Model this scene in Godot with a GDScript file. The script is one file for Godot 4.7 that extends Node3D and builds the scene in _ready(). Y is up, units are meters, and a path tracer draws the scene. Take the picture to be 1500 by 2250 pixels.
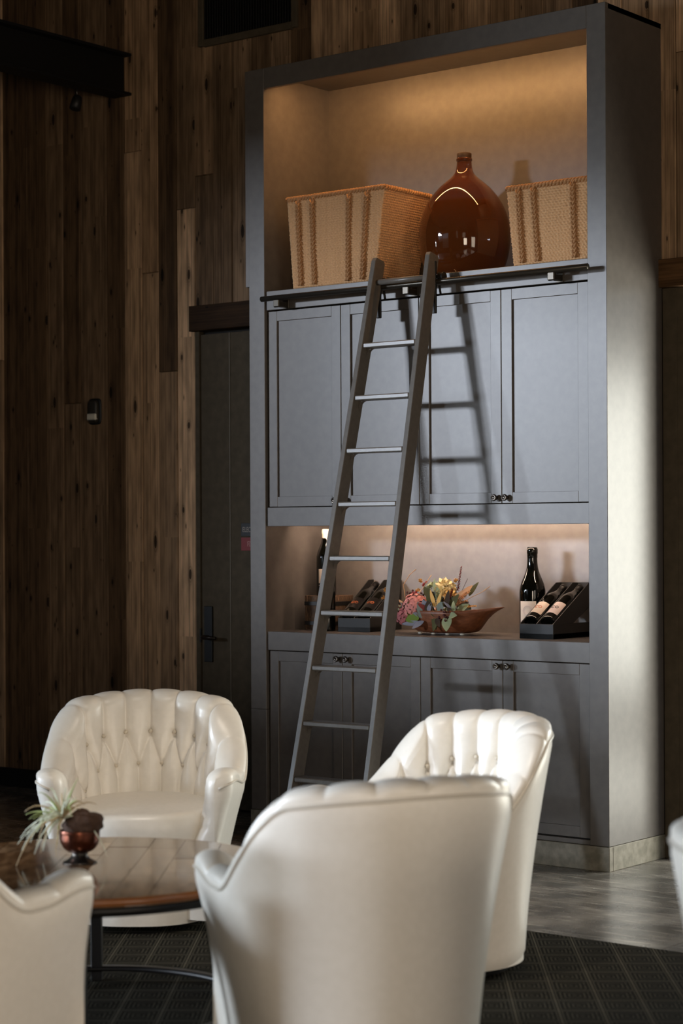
extends Node3D

# ------------------------------------------------------------------ helpers
var rng := RandomNumberGenerator.new()
var used := {}
var M := {}
const BACK := -0.449      # plane of the plank wall
const NICHE := -0.475     # back of the cabinet's niches

func numbered(called: String) -> String:
	if not used.has(called):
		used[called] = 0
		return called
	used[called] += 1
	return "%s_%03d" % [called, used[called]]

func thing(called: String, label: String, category: String, at := Vector3.ZERO, turn := 0.0, group := "") -> Node3D:
	var o := Node3D.new()
	o.name = numbered(called)
	add_child(o)
	o.position = at
	o.rotation.y = turn
	tag(o, label, category, group)
	return o

func tag(o: Node, label: String, category: String, group := "") -> void:
	o.set_meta("label", label)
	o.set_meta("category", category)
	if group != "":
		o.set_meta("group", group)

func begin(flat := true) -> SurfaceTool:
	var s := SurfaceTool.new()
	s.begin(Mesh.PRIMITIVE_TRIANGLES)
	s.set_smooth_group(-1 if flat else 0)
	return s

func mesh_of(s: SurfaceTool) -> ArrayMesh:
	s.generate_normals()
	return s.commit()

func put(called: String, mesh: Mesh, m: Material, parent: Node = self, at := Vector3.ZERO) -> MeshInstance3D:
	var o := MeshInstance3D.new()
	o.name = called
	o.mesh = mesh
	o.material_override = m
	o.position = at
	parent.add_child(o, true)
	return o

func obj(called: String, s: SurfaceTool, m: Material, parent: Node = self) -> MeshInstance3D:
	return put(called, mesh_of(s), m, parent)

func struct(called: String, s: SurfaceTool, m: Material, label: String, category: String) -> MeshInstance3D:
	var o := obj(called, s, m)
	o.set_meta("kind", "structure")
	tag(o, label, category)
	return o

func tri(s: SurfaceTool, a: Vector3, b: Vector3, c: Vector3) -> void:   # counter-clockwise from outside
	s.add_vertex(a)
	s.add_vertex(c)
	s.add_vertex(b)

func quad(s: SurfaceTool, a: Vector3, b: Vector3, c: Vector3, d: Vector3) -> void:
	tri(s, a, b, c)
	tri(s, a, c, d)

# a box with chamfered edges; t places it
func box(s: SurfaceTool, c: Vector3, size: Vector3, ch := 0.002, t := Transform3D.IDENTITY) -> void:
	var h := size * 0.5
	var k: float = min(ch, min(h.x, min(h.y, h.z)) * 0.49)
	var corner := func(sx: float, sy: float, sz: float, axis: int) -> Vector3:
		var v := Vector3(sx * (h.x - k), sy * (h.y - k), sz * (h.z - k))
		v[axis] = [sx * h.x, sy * h.y, sz * h.z][axis]
		return t * (c + v)
	for axis in 3:
		var u := (axis + 1) % 3
		var w := (axis + 2) % 3
		for sg in [-1.0, 1.0]:
			var p: Array = []
			for q in [[-1, -1], [1, -1], [1, 1], [-1, 1]]:
				var e := [0.0, 0.0, 0.0]
				e[axis] = sg
				e[u] = float(q[0])
				e[w] = float(q[1])
				p.append(corner.call(e[0], e[1], e[2], axis))
			if sg > 0:
				quad(s, p[0], p[1], p[2], p[3])
			else:
				quad(s, p[3], p[2], p[1], p[0])
	if k <= 0.0:
		return
	for axis in 3:      # edges running along axis
		var u := (axis + 1) % 3
		var w := (axis + 2) % 3
		for su in [-1.0, 1.0]:
			for sw in [-1.0, 1.0]:
				var e := [0.0, 0.0, 0.0]
				e[u] = su
				e[w] = sw
				e[axis] = -1.0
				var a: Vector3 = corner.call(e[0], e[1], e[2], u)
				var b: Vector3 = corner.call(e[0], e[1], e[2], w)
				e[axis] = 1.0
				var c2: Vector3 = corner.call(e[0], e[1], e[2], w)
				var d: Vector3 = corner.call(e[0], e[1], e[2], u)
				if su * sw > 0:
					quad(s, a, b, c2, d)
				else:
					quad(s, d, c2, b, a)
	for sx in [-1.0, 1.0]:
		for sy in [-1.0, 1.0]:
			for sz in [-1.0, 1.0]:
				var a: Vector3 = corner.call(sx, sy, sz, 0)
				var b: Vector3 = corner.call(sx, sy, sz, 1)
				var c3: Vector3 = corner.call(sx, sy, sz, 2)
				if sx * sy * sz > 0:
					tri(s, a, b, c3)
				else:
					tri(s, c3, b, a)

func slab(x0: float, x1: float, y0: float, y1: float, z0: float, z1: float, ch := 0.002) -> SurfaceTool:
	var s := begin()
	box(s, Vector3((x0 + x1) / 2, (y0 + y1) / 2, (z0 + z1) / 2), Vector3(x1 - x0, y1 - y0, z1 - z0), ch)
	return s

# indexed grid of points [row][col]; rows run along u, closed joins the last column to the first
func grid(s: SurfaceTool, rows: Array, closed := false, flip := false) -> void:
	var base := int(s.get_meta("n", 0))
	var n: int = rows[0].size()
	for r in rows.size():
		for v in rows[r]:
			s.add_vertex(v)
	s.set_meta("n", base + n * rows.size())
	for r in rows.size() - 1:
		for c in (n if closed else n - 1):
			var a := base + r * n + c
			var b := base + r * n + (c + 1) % n
			var d := a + n
			var e := b + n
			for i in ([a, b, e, a, e, d] if flip else [a, e, b, a, d, e]):
				s.add_index(i)

func lathe(s: SurfaceTool, prof: Array, n := 24, at := Vector3.ZERO, basis := Basis.IDENTITY) -> void:
	var rows := []
	for p in prof:
		var row := []
		for i in n:
			var a := TAU * i / n
			row.append(at + basis * Vector3(p.x * cos(a), p.y, p.x * sin(a)))
		rows.append(row)
	grid(s, rows, true)

func tube(s: SurfaceTool, pts: Array, r, n := 8, cap := true) -> void:
	var rows := []
	var side := Vector3.ZERO
	for i in pts.size():
		var d: Vector3 = (pts[min(i + 1, pts.size() - 1)] - pts[max(i - 1, 0)]).normalized()
		if side == Vector3.ZERO:
			side = d.cross(Vector3.UP if absf(d.y) < 0.9 else Vector3.RIGHT).normalized()
		side = (side - d * side.dot(d)).normalized()
		var up := side.cross(d)
		var rad: float = r[i] if r is Array else r
		var row := []
		for k in n:
			var a := TAU * k / n
			row.append(pts[i] + (side * cos(a) + up * sin(a)) * rad)
		if cap and i == 0:
			rows.append(same(pts[0], n))
		rows.append(row)
		if cap and i == pts.size() - 1:
			rows.append(same(pts[i], n))
	grid(s, rows, true, true)

func same(p: Vector3, n: int) -> Array:
	var a := []
	for i in n:
		a.append(p)
	return a

func ball(s: SurfaceTool, c: Vector3, r: float, n := 10, sq := Vector3.ONE) -> void:
	var rows := []
	var m := int(n * 0.6) + 1
	for i in m + 1:
		var t := PI * i / m - PI / 2
		var row := []
		for k in n:
			var a := TAU * k / n
			row.append(c + Vector3(cos(t) * cos(a), sin(t), cos(t) * sin(a)) * r * sq)
		rows.append(row)
	grid(s, rows, true)

# a solid whose outline (in its own x-y plane) is pushed along z
func prism(s: SurfaceTool, poly: PackedVector2Array, z0: float, z1: float, t := Transform3D.IDENTITY) -> void:
	if Geometry2D.is_polygon_clockwise(poly):
		poly.reverse()
	var id := Geometry2D.triangulate_polygon(poly)
	for i in range(0, id.size(), 3):
		var a := poly[id[i]]
		var b := poly[id[i + 1]]
		var c := poly[id[i + 2]]
		if (b - a).cross(c - a) < 0:
			var w := b
			b = c
			c = w
		tri(s, t * Vector3(a.x, a.y, z1), t * Vector3(b.x, b.y, z1), t * Vector3(c.x, c.y, z1))
		tri(s, t * Vector3(a.x, a.y, z0), t * Vector3(c.x, c.y, z0), t * Vector3(b.x, b.y, z0))
	for i in poly.size():
		var a := poly[i]
		var b := poly[(i + 1) % poly.size()]
		quad(s, t * Vector3(a.x, a.y, z0), t * Vector3(b.x, b.y, z0), t * Vector3(b.x, b.y, z1), t * Vector3(a.x, a.y, z1))

func sm(a: float, b: float, x: float) -> float:
	var t := clampf((x - a) / (b - a), 0.0, 1.0)
	return t * t * (3.0 - 2.0 * t)

func rnd(a: float, b: float) -> float:
	return rng.randf_range(a, b)

# ------------------------------------------------------------------ materials
func mat(c: Color, rough := 0.6, metal := 0.0, spec := 0.5) -> StandardMaterial3D:
	var m := StandardMaterial3D.new()
	m.albedo_color = c
	m.roughness = rough
	m.metallic = metal
	m.metallic_specular = spec
	return m

func noise(freq: float, sd: int, oct := 4) -> FastNoiseLite:
	var n := FastNoiseLite.new()
	n.seed = sd
	n.noise_type = FastNoiseLite.TYPE_SIMPLEX_SMOOTH
	n.frequency = freq
	n.fractal_octaves = oct
	return n

func noise_tex(freq: float, sd: int, lo: Color, hi: Color, size := 512, normal := 0.0) -> NoiseTexture2D:
	var t := NoiseTexture2D.new()
	t.width = size
	t.height = size
	t.seamless = true
	t.noise = noise(freq, sd)
	if normal > 0.0:
		t.as_normal_map = true
		t.bump_strength = normal
	else:
		var g := Gradient.new()
		g.set_color(0, lo)
		g.set_color(1, hi)
		t.color_ramp = g
	return t

func tri_map(m: StandardMaterial3D, scale: Vector3, world := true) -> StandardMaterial3D:
	m.uv1_triplanar = true
	m.uv1_world_triplanar = world
	m.uv1_scale = scale
	return m

func grey8(im: Image) -> PackedByteArray:
	im.convert(Image.FORMAT_L8)
	return im.get_data()

# weathered plank grain: fine streaks, slow bands, knots
func plank_image(sd: int, w := 256, h := 1024) -> Image:
	var fine := noise(0.09, sd, 3).get_image(w, 6)
	fine.resize(w, h, Image.INTERPOLATE_CUBIC)
	var slow := noise(0.02, sd + 7, 3).get_image(w, 10)
	slow.resize(w, h, Image.INTERPOLATE_CUBIC)
	var blot := noise(0.02, sd + 13, 4).get_image(w, int(h / 4))
	blot.resize(w, h, Image.INTERPOLATE_CUBIC)
	var a := grey8(fine)
	var b := grey8(slow)
	var c := grey8(blot)
	var r := RandomNumberGenerator.new()
	r.seed = sd
	var knots := []
	for i in 5:
		knots.append([r.randf_range(14, w - 14), r.randf_range(20, h - 20), r.randf_range(4.0, 10.0), r.randf_range(1.3, 2.4)])
	for i in 8:
		knots.append([r.randf_range(4, w - 4), r.randf_range(10, h - 10), r.randf_range(1.5, 3.0), r.randf_range(1.0, 3.0)])
	var dark := PackedFloat32Array()
	dark.resize(w * h)
	for k in knots:
		var rr: float = k[2] * 2.6
		for y in range(maxi(0, int(k[1] - rr * k[3])), mini(h, int(k[1] + rr * k[3]))):
			for x in range(maxi(0, int(k[0] - rr)), mini(w, int(k[0] + rr))):
				var d: float = Vector2((x - k[0]) / k[2], (y - k[1]) / (k[2] * k[3])).length()
				var v := 0.0
				if d < 1.0:
					v = 0.6
				elif d < 2.5:
					v = 0.30 * (1.0 - (d - 1.0) / 1.5) * (0.7 + 0.3 * sin(d * 9.0))
				if v > dark[y * w + x]:
					dark[y * w + x] = v
	var out := PackedByteArray()
	out.resize(w * h * 3)
	for i in w * h:
		var v := 0.86 + (a[i] - 128) / 255.0 * 0.26 + (b[i] - 128) / 255.0 * 0.20 + (c[i] - 128) / 255.0 * 0.30
		v = clampf(v, 0.08, 1.0) * (1.0 - dark[i])
		out[i * 3] = int(clampf(v * 255.0, 0, 255))
		out[i * 3 + 1] = int(clampf((v * 0.95 - 0.012) * 255.0, 0, 255))
		out[i * 3 + 2] = int(clampf((v * 0.88 - 0.02) * 255.0, 0, 255))
	return Image.create_from_data(w, h, false, Image.FORMAT_RGB8, out)

func tex(im: Image) -> ImageTexture:
	im.generate_mipmaps()
	return ImageTexture.create_from_image(im)

# carpet woven with concentric square keys inside a lattice of pale lines
func carpet_image() -> Image:
	var n := 256
	var im := Image.create(n, n, false, Image.FORMAT_RGB8)
	var nz := grey8(noise(0.35, 91, 2).get_image(n, n))
	for y in n:
		for x in n:
			var u := absf(x - 127.5)
			var v := absf(y - 127.5)
			var d: float = max(u, v)
			var c := 0.32
			if d > 124.0:
				c = 0.72
			elif d > 116.0:
				c = 0.25
			else:
				var ring := int(d / 13.0)
				c = 0.50 if ring % 2 == 0 else 0.22
				if (x / 4) % 2 == 0 and v > u:
					c *= 0.8
				if ring % 4 == 2 and x > 128 and absf(y - 128 + 22.0) < 9.0:
					c = 0.2
			c *= 0.7 + nz[y * n + x] / 255.0 * 0.6
			im.set_pixel(x, y, Color(c * 0.76, c * 0.74, c * 0.67))
	return im

# trowelled concrete: cloudy grey with fine pale scratches
func concrete_image() -> Image:
	var n := 1024
	var cloud := noise(0.006, 31, 5).get_seamless_image(n, n)
	var streak := noise(0.05, 32, 3).get_seamless_image(128, n)
	streak.resize(n, n, Image.INTERPOLATE_CUBIC)
	var speck := noise(0.25, 34, 2).get_seamless_image(n, n)
	var a := grey8(cloud)
	var b := grey8(streak)
	var c := grey8(speck)
	var out := PackedByteArray()
	out.resize(n * n * 3)
	for i in n * n:
		var st := maxf(0.0, (b[i] - 150) / 255.0) * 0.9
		var v := 0.62 + (a[i] - 128) / 255.0 * 0.40 + (c[i] - 128) / 255.0 * 0.16 + st
		v = clampf(v, 0.2, 1.0)
		out[i * 3] = int(v * 250.0)
		out[i * 3 + 1] = int(v * 244.0)
		out[i * 3 + 2] = int(v * 236.0)
	return Image.create_from_data(n, n, false, Image.FORMAT_RGB8, out)

func make_materials() -> void:
	M.paint = tri_map(mat(Color(0.400, 0.374, 0.350), 0.40), Vector3(1.6, 1.6, 1.6))
	M.paint.albedo_texture = noise_tex(0.02, 3, Color(0.90, 0.90, 0.90), Color(1, 1, 1))
	M.paint.roughness = 0.36
	M.plinth = tri_map(mat(Color(0.58, 0.55, 0.49), 0.5), Vector3(3, 3, 3))
	M.plinth.albedo_texture = noise_tex(0.012, 5, Color(0.75, 0.75, 0.72), Color(1, 1, 1))
	M.iron = tri_map(mat(Color(0.16, 0.15, 0.14), 0.5, 0.4), Vector3(8, 8, 8))
	M.iron.albedo_texture = noise_tex(0.05, 6, Color(0.75, 0.75, 0.75), Color(1, 1, 1), 256)
	M.rail = mat(Color(0.27, 0.25, 0.22), 0.32, 0.7)
	M.ladder = tri_map(mat(Color(0.42, 0.395, 0.365), 0.32), Vector3(3, 3, 3))
	M.ladder.albedo_texture = noise_tex(0.04, 8, Color(0.88, 0.88, 0.88), Color(1, 1, 1), 256)
	M.knob = mat(Color(0.42, 0.39, 0.36), 0.28, 0.9)
	M.knob_face = mat(Color(0.62, 0.58, 0.52), 0.3, 0.9)
	M.steel = mat(Color(0.03, 0.03, 0.03), 0.6, 0.2)
	M.door = tri_map(mat(Color(0.36, 0.32, 0.26), 0.75, 0.0, 0.25), Vector3(2, 2, 2))
	M.door.albedo_texture = noise_tex(0.03, 9, Color(0.85, 0.85, 0.85), Color(1, 1, 1), 256)
	M.black = mat(Color(0.05, 0.05, 0.05), 0.55)
	M.card = mat(Color(0.10, 0.095, 0.085), 0.55)
	M.sensor = mat(Color(0.17, 0.15, 0.12), 0.5)
	M.white = mat(Color(0.8, 0.78, 0.72), 0.5)
	M.planks = []
	for i in 4:
		M.planks.append(tex(plank_image(100 + 31 * i)))
	M.leather = tri_map(mat(Color(0.93, 0.905, 0.865), 0.34), Vector3(5, 5, 5), false)
	M.leather.albedo_texture = noise_tex(0.012, 21, Color(0.97, 0.97, 0.965), Color(1, 1, 1))
	M.leather.normal_enabled = true
	M.leather.normal_texture = noise_tex(0.12, 22, Color.BLACK, Color.WHITE, 512, 2.0)
	M.leather.normal_scale = 0.08
	M.piping = mat(Color(0.80, 0.77, 0.72), 0.4)
	M.button = mat(Color(0.80, 0.76, 0.69), 0.4)
	M.concrete = tri_map(mat(Color(0.74, 0.72, 0.69), 0.25), Vector3(0.55, 0.55, 0.55))
	M.concrete.albedo_texture = tex(concrete_image())
	M.concrete.roughness_texture = noise_tex(0.02, 33, Color(0.75, 0.75, 0.75), Color(1, 1, 1), 512)
	M.concrete.roughness = 0.30
	M.carpet = mat(Color(0.62, 0.6, 0.57), 0.95, 0.0, 0.1)
	M.carpet.albedo_texture = tex(carpet_image())
	M.dark = mat(Color(0.10, 0.085, 0.07), 0.8)
	M.ceiling = mat(Color(0.12, 0.10, 0.08), 0.9)
	M.wall = mat(Color(0.20, 0.16, 0.12), 0.9)
	M.glow_warm = mat(Color(1, 0.8, 0.55))
	M.glow_warm.emission_enabled = true
	M.glow_warm.emission = Color(1.0, 0.72, 0.42)
	M.glow_warm.emission_energy_multiplier = 2.0
	M.glow_pale = mat(Color(1, 0.9, 0.8))
	M.glow_pale.emission_enabled = true
	M.glow_pale.emission = Color(1.0, 0.84, 0.68)
	M.glow_pale.emission_energy_multiplier = 2.0
	M.wicker = tri_map(mat(Color(0.95, 0.78, 0.60), 0.8, 0.0, 0.25), Vector3(5, 20, 5))
	M.wicker.albedo_texture = noise_tex(0.03, 41, Color(0.75, 0.7, 0.64), Color(1, 1, 1))
	M.braid = tri_map(mat(Color(0.90, 0.70, 0.51), 0.8, 0.0, 0.25), Vector3(20, 12, 20))
	M.braid.albedo_texture = noise_tex(0.05, 42, Color(0.55, 0.5, 0.45), Color(1, 1, 1), 256)
	M.amber = mat(Color(0.34, 0.16, 0.05, 0.74), 0.04)
	M.amber.transparency = BaseMaterial3D.TRANSPARENCY_ALPHA
	M.bottle = mat(Color(0.018, 0.020, 0.012), 0.06)
	M.label = mat(Color(0.78, 0.72, 0.65), 0.7)
	M.label_pink = mat(Color(0.76, 0.69, 0.66), 0.7)
	M.ink = mat(Color(0.10, 0.09, 0.09), 0.7)
	M.ochre = mat(Color(0.72, 0.36, 0.13), 0.6)
	M.capsule = mat(Color(0.86, 0.82, 0.74), 0.5)
	M.foil = mat(Color(0.06, 0.05, 0.045), 0.3, 0.3)
	M.crate = tri_map(mat(Color(0.50, 0.38, 0.27), 0.8), Vector3(30, 5, 30))
	M.crate.albedo_texture = noise_tex(0.03, 51, Color(0.3, 0.28, 0.25), Color(1, 1, 1), 256)
	M.bowl = tri_map(mat(Color(0.56, 0.34, 0.21), 0.5), Vector3(2, 6, 6))
	M.bowl.albedo_texture = noise_tex(0.02, 52, Color(0.6, 0.55, 0.5), Color(1, 1, 1))
	M.copper = tri_map(mat(Color(0.52, 0.30, 0.22), 0.3, 0.85), Vector3(6, 6, 6))
	M.copper.albedo_texture = noise_tex(0.03, 53, Color(0.5, 0.5, 0.5), Color(1, 1, 1), 256)
	M.pewter = mat(Color(0.30, 0.28, 0.26), 0.3, 0.85)
	M.bark = tri_map(mat(Color(0.36, 0.24, 0.16), 0.9), Vector3(14, 14, 14))
	M.bark.albedo_texture = noise_tex(0.05, 54, Color(0.4, 0.4, 0.4), Color(1, 1, 1), 256)
	M.moss = mat(Color(0.36, 0.41, 0.30), 0.9)
	M.airleaf = mat(Color(0.78, 0.80, 0.72), 0.6)
	M.airleaf_green = mat(Color(0.56, 0.61, 0.36), 0.6)
	M.airleaf_dry = mat(Color(0.68, 0.60, 0.46), 0.6)
	M.tabletrim = mat(Color(0.07, 0.06, 0.055), 0.45, 0.4)

func plank_mat(tone: Color, k: int) -> StandardMaterial3D:
	var key := "p%d%s" % [k, tone.to_html()]
	if not M.has(key):
		var m := mat(tone, 0.75, 0.0, 0.3)
		m.albedo_texture = M.planks[k]
		M[key] = m
	return M[key]

# one board of the wall: a bevelled box whose grain runs along it
func board(x0: float, x1: float, y0: float, y1: float, z0: float, z1: float, flat_grain := false) -> ArrayMesh:
	var s := begin()
	var ou := rng.randf()
	var ov := rng.randf()
	var b := 0.003
	var uv := func(p: Vector3) -> Vector2:
		return Vector2(p.y / 0.26 + ou, p.x / 1.5 + ov) if flat_grain else Vector2((p.x + p.z) / 0.26 + ou, p.y / 1.5 + ov)
	var f := [Vector3(x0 + b, y0 + b, z1), Vector3(x1 - b, y0 + b, z1), Vector3(x1 - b, y1 - b, z1), Vector3(x0 + b, y1 - b, z1)]
	var e := [Vector3(x0, y0, z1 - b), Vector3(x1, y0, z1 - b), Vector3(x1, y1, z1 - b), Vector3(x0, y1, z1 - b)]
	var r := [Vector3(x0, y0, z0), Vector3(x1, y0, z0), Vector3(x1, y1, z0), Vector3(x0, y1, z0)]
	var faces := [[f[0], f[1], f[2], f[3]]]
	for i in 4:
		var j := (i + 1) % 4
		faces.append([e[i], e[j], f[j], f[i]])
		faces.append([r[i], r[j], e[j], e[i]])
	for q in faces:
		for i in [0, 2, 1, 0, 3, 2]:
			s.set_uv(uv.call(q[i]))
			s.add_vertex(q[i])
	return mesh_of(s)

# ------------------------------------------------------------------ the scene
func _ready() -> void:
	rng.seed = 20
	set_camera_and_light()
	make_materials()
	build_room()
	build_cabinet()
	build_ladder()
	build_shelf_goods()
	build_counter_goods()
	build_seating()

func set_camera_and_light() -> void:
	var cam := Camera3D.new()
	cam.name = "camera"
	cam.projection = Camera3D.PROJECTION_FRUSTUM
	cam.keep_aspect = Camera3D.KEEP_HEIGHT
	cam.near = 0.05
	cam.far = 100.0
	var f := 4390.9
	cam.size = 0.05 * 2250.0 / f
	cam.frustum_offset = Vector2(0, 0.05 * 48.13 / f)
	add_child(cam)
	cam.position = Vector3(4.1268, 1.3569, 6.9162)
	cam.rotation = Vector3(0, 0.6703, -0.0049)
	cam.current = true
	var at := CameraAttributesPhysical.new()
	at.frustum_focal_length = 85.0
	at.frustum_focus_distance = 8.3
	at.exposure_aperture = 3.4
	cam.attributes = at

	var env := Environment.new()
	env.background_mode = Environment.BG_SKY
	var sky := Sky.new()
	var ps := ProceduralSkyMaterial.new()
	ps.sky_top_color = Color(0.55, 0.66, 0.80)
	ps.sky_horizon_color = Color(0.80, 0.86, 0.90)
	ps.ground_bottom_color = Color(0.40, 0.38, 0.34)
	ps.ground_horizon_color = Color(0.62, 0.62, 0.60)
	sky.sky_material = ps
	env.sky = sky
	env.tonemap_mode = Environment.TONE_MAPPER_LINEAR
	env.tonemap_exposure = 1.1
	env.sdfgi_enabled = true
	env.ssao_enabled = true
	env.ssil_enabled = true
	var we := WorldEnvironment.new()
	we.name = "world_environment"
	we.environment = env
	add_child(we)

	# unseen front windows, far left: placed to light the cabinet and front chairs
	daylight("unseen_window_daylight", Vector3(-15.5, 5.3, 26.0), Vector3(-0.3, 1.7, 0.0), Vector2(4.2, 1.6), Color(0.90, 0.94, 1.0), 590.0)
	# unseen lights outside the doorway, placed to light the right side panel
	daylight("unseen_door_daylight", Vector3(1.35, 1.38, -1.75), Vector3(0.0, 1.4, 0.2), Vector2(1.5, 1.55), Color(1.0, 1.0, 0.95), 8.5)
	daylight("unseen_paving_light", Vector3(1.5, 0.03, -1.45), Vector3(1.1, 3.0, -0.3), Vector2(1.6, 0.9), Color(1.0, 0.99, 0.93), 5.0)  # upward light in place of sunlit paving, brightens the panel top
	# unseen left-hand window, placed to light the front chair from the left
	daylight("unseen_left_daylight", Vector3(-9.6, 1.9, 8.2), Vector3(0.9, 0.6, 3.1), Vector2(1.6, 1.2), Color(0.88, 0.94, 1.0), 180.0)
	# unseen right-hand window, placed to brighten the chair backs
	daylight("unseen_side_daylight", Vector3(7.7, 1.5, 4.7), Vector3(1.0, 0.8, 3.0), Vector2(3.0, 2.0), Color(1.0, 0.92, 0.82), 12.0)
	# unseen window behind the camera, placed to lift the chairs and lower cabinet
	daylight("unseen_rear_daylight", Vector3(5.6, 1.5, 8.9), Vector3(0.5, 0.8, 2.0), Vector2(2.0, 1.5), Color(1.0, 0.92, 0.82), 14.0)

func daylight(called: String, at: Vector3, to: Vector3, size: Vector2, c: Color, energy: float) -> void:
	var l := AreaLight3D.new()
	l.name = called
	l.area_size = size
	l.light_color = c
	l.light_energy = energy
	l.area_range = 40.0
	l.area_attenuation = 2.0
	l.shadow_enabled = true
	add_child(l)
	l.look_at_from_position(at, to)

func lamp(called: String, at: Vector3, dir: Vector3, size: Vector2, c: Color, energy: float, parent: Node) -> void:
	var l := AreaLight3D.new()
	l.name = called
	l.area_size = size
	l.light_color = c
	l.light_energy = energy
	l.area_range = 12.0
	l.area_attenuation = 2.0
	l.shadow_enabled = true
	parent.add_child(l)
	l.position = at
	l.look_at_from_position(at, at + dir, Vector3.BACK if absf(dir.y) > 0.9 else Vector3.UP)

func build_room() -> void:
	# floor: slabs of polished concrete with open saw cuts
	var fl := struct("floor", slab(-8.0, 7.0, -0.2, -0.012, -2.6, 10.0, 0.0), M.dark, "polished grey concrete floor with thin dark joints", "floor")
	var xs := [-8.0, -6.3, -4.5, -2.7, -0.9, 0.9, 2.7, 4.5, 7.0]
	var zs := [-2.6, -1.5, 0.285, 2.085, 3.885, 5.685, 7.485, 10.0]
	for i in xs.size() - 1:
		for j in zs.size() - 1:
			obj("floor_slab", slab(xs[i] + 0.002, xs[i + 1] - 0.002, -0.05, 0.0, zs[j] + 0.002, zs[j + 1] - 0.002, 0.0), M.concrete, fl)
	# wall of reclaimed planks
	var wb := struct("wall_back", slab(-8.2, 0.1, 0.0, 5.0, BACK - 0.14, BACK - 0.03, 0.0), M.dark, "wall of vertical reclaimed brown wooden planks behind the cabinet", "wall")
	planks(wb)
	var wr := struct("wall_back_east", slab(0.1, 7.0, 2.48, 5.0, BACK - 0.14, BACK - 0.02, 0.0), M.wall, "dark wall above the doorway right of the cabinet", "wall")
	wr.name = "wall_back_right"
	var sw := begin()
	wall_with_holes(sw, -8.2, 0.6, 0.0, 5.0, 0.0, 0.2, [[-6.3, -3.1, 0.3, 2.6]])  # unseen opening, placed so side daylight reaches the chairs
	var wr2 := struct("wall_right", sw, M.wall, "dark side wall of the room with one wide unseen window", "wall")
	wr2.rotation.y = PI / 2
	wr2.position.x = 7.0
	struct("added_wall_stub", slab(2.9, 3.02, 0.0, 5.0, BACK - 0.02, 1.9, 0.0), M.wall, "added short wall beside the doorway, shading the cabinet", "wall").name = "added_wall_doorway"  # added out of view to keep side daylight off the cabinet
	var lw := begin()
	wall_with_holes(lw, -8.2, 0.6, 0.0, 5.0, 0.0, 0.2, [[-7.9, -5.8, 0.6, 2.6]])  # unseen opening, placed so light from the left reaches the front chair
	var wl := struct("wall_left", lw, M.wall, "dark far side wall of the room with one unseen window", "wall")
	wl.rotation.y = PI / 2
	wl.position.x = -8.2
	struct("unseen_wall_partition", slab(-4.32, -4.2, 0.0, 5.0, BACK - 0.02, 2.2, 0.0), M.wall, "dark partition wall out of view left of the planks, shading them", "wall")  # stands out of view and shades the leftmost planks
	struct("added_wall_pier", slab(-6.6, -6.4, 0.0, 5.0, 3.6, 5.82, 0.0), M.wall, "added dark wall pier near the left-hand window, keeping light off the cabinet", "wall")  # added out of view to block left daylight from the cabinet
	struct("ceiling", slab(-8.2, 7.2, 5.0, 5.2, -0.6, 10.2, 0.0), M.ceiling, "dark wooden ceiling over the room", "ceiling")
	# front wall: its unseen windows are sized and stepped to shape the daylight
	var s := begin()
	wall_with_holes(s, -8.2, 7.2, 0.0, 5.0, 8.0, 8.2, [[-6.36, -5.3, 2.12, 3.66], [-5.26, -4.4, 2.12, 3.43], [-4.3, -1.7, 1.0, 3.43], [4.4, 6.8, 0.5, 2.4]])
	struct("wall_front", s, M.wall, "dark front wall out of view, its windows cut to shape the daylight", "wall")
	for w in [[-6.36, -5.3, 2.12, 3.66], [-5.26, -4.4, 2.12, 3.43], [-4.3, -1.7, 1.0, 3.43], [4.4, 6.8, 0.5, 2.4]]:
		var fr := begin()
		for e in [[w[0], w[0] + 0.06, w[2], w[3]], [w[1] - 0.06, w[1], w[2], w[3]], [w[0], w[1], w[2], w[2] + 0.06], [w[0], w[1], w[3] - 0.06, w[3]]]:
			box(fr, Vector3((e[0] + e[1]) / 2, (e[2] + e[3]) / 2, 8.1), Vector3(e[1] - e[0], e[3] - e[2], 0.08), 0.003)
		struct(numbered("window_1"), fr, M.black, "black steel frame of an unseen front window that shapes the daylight", "window")
	# right of the cabinet: a strip of wall, a rustic header, the dark jamb of a doorway
	var m: Material = plank_mat(Color(0.43, 0.33, 0.23), 1)
	var t := put("trim_2", board(-0.06, 2.7, 2.375, 2.492, BACK - 0.02, BACK + 0.03, true), m)
	t.set_meta("kind", "structure")
	tag(t, "rough wooden header board above the doorway right of the cabinet", "header board")
	var dj := begin()
	box(dj, Vector3(0.035, 1.187, BACK - 0.03), Vector3(0.07, 2.374, 0.06), 0.002)
	box(dj, Vector3(0.085, 1.187, BACK - 0.05), Vector3(0.03, 2.374, 0.10), 0.002)
	box(dj, Vector3(2.45, 1.187, BACK - 0.05), Vector3(0.10, 2.374, 0.10), 0.002)
	struct("door_2", dj, M.door, "dark painted door jamb right of the cabinet under the header", "door frame")
	var ow := struct("wall_east", slab(2.5, 7.0, 0.0, 2.6, BACK - 0.14, BACK - 0.02, 0.0), M.wall, "dark wall beyond the doorway", "wall")
	ow.name = "wall_east"
	struct("ground", slab(-8.0, 7.0, -0.4, -0.21, -12.0, -2.6, 0.0), M.concrete, "paved ground outside the doorway", "ground")

	# the dark service door left of the cabinet
	var d := struct("door_1", slab(-2.60, -1.95, 0.006, 2.352, BACK - 0.05, BACK - 0.012, 0.002), M.door, "dark brown service door between the planks and the cabinet", "door")
	obj("door_panel", slab(-2.605, -2.417, 0.006, 2.352, BACK - 0.014, BACK - 0.006, 0.002), M.door, d)
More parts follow.
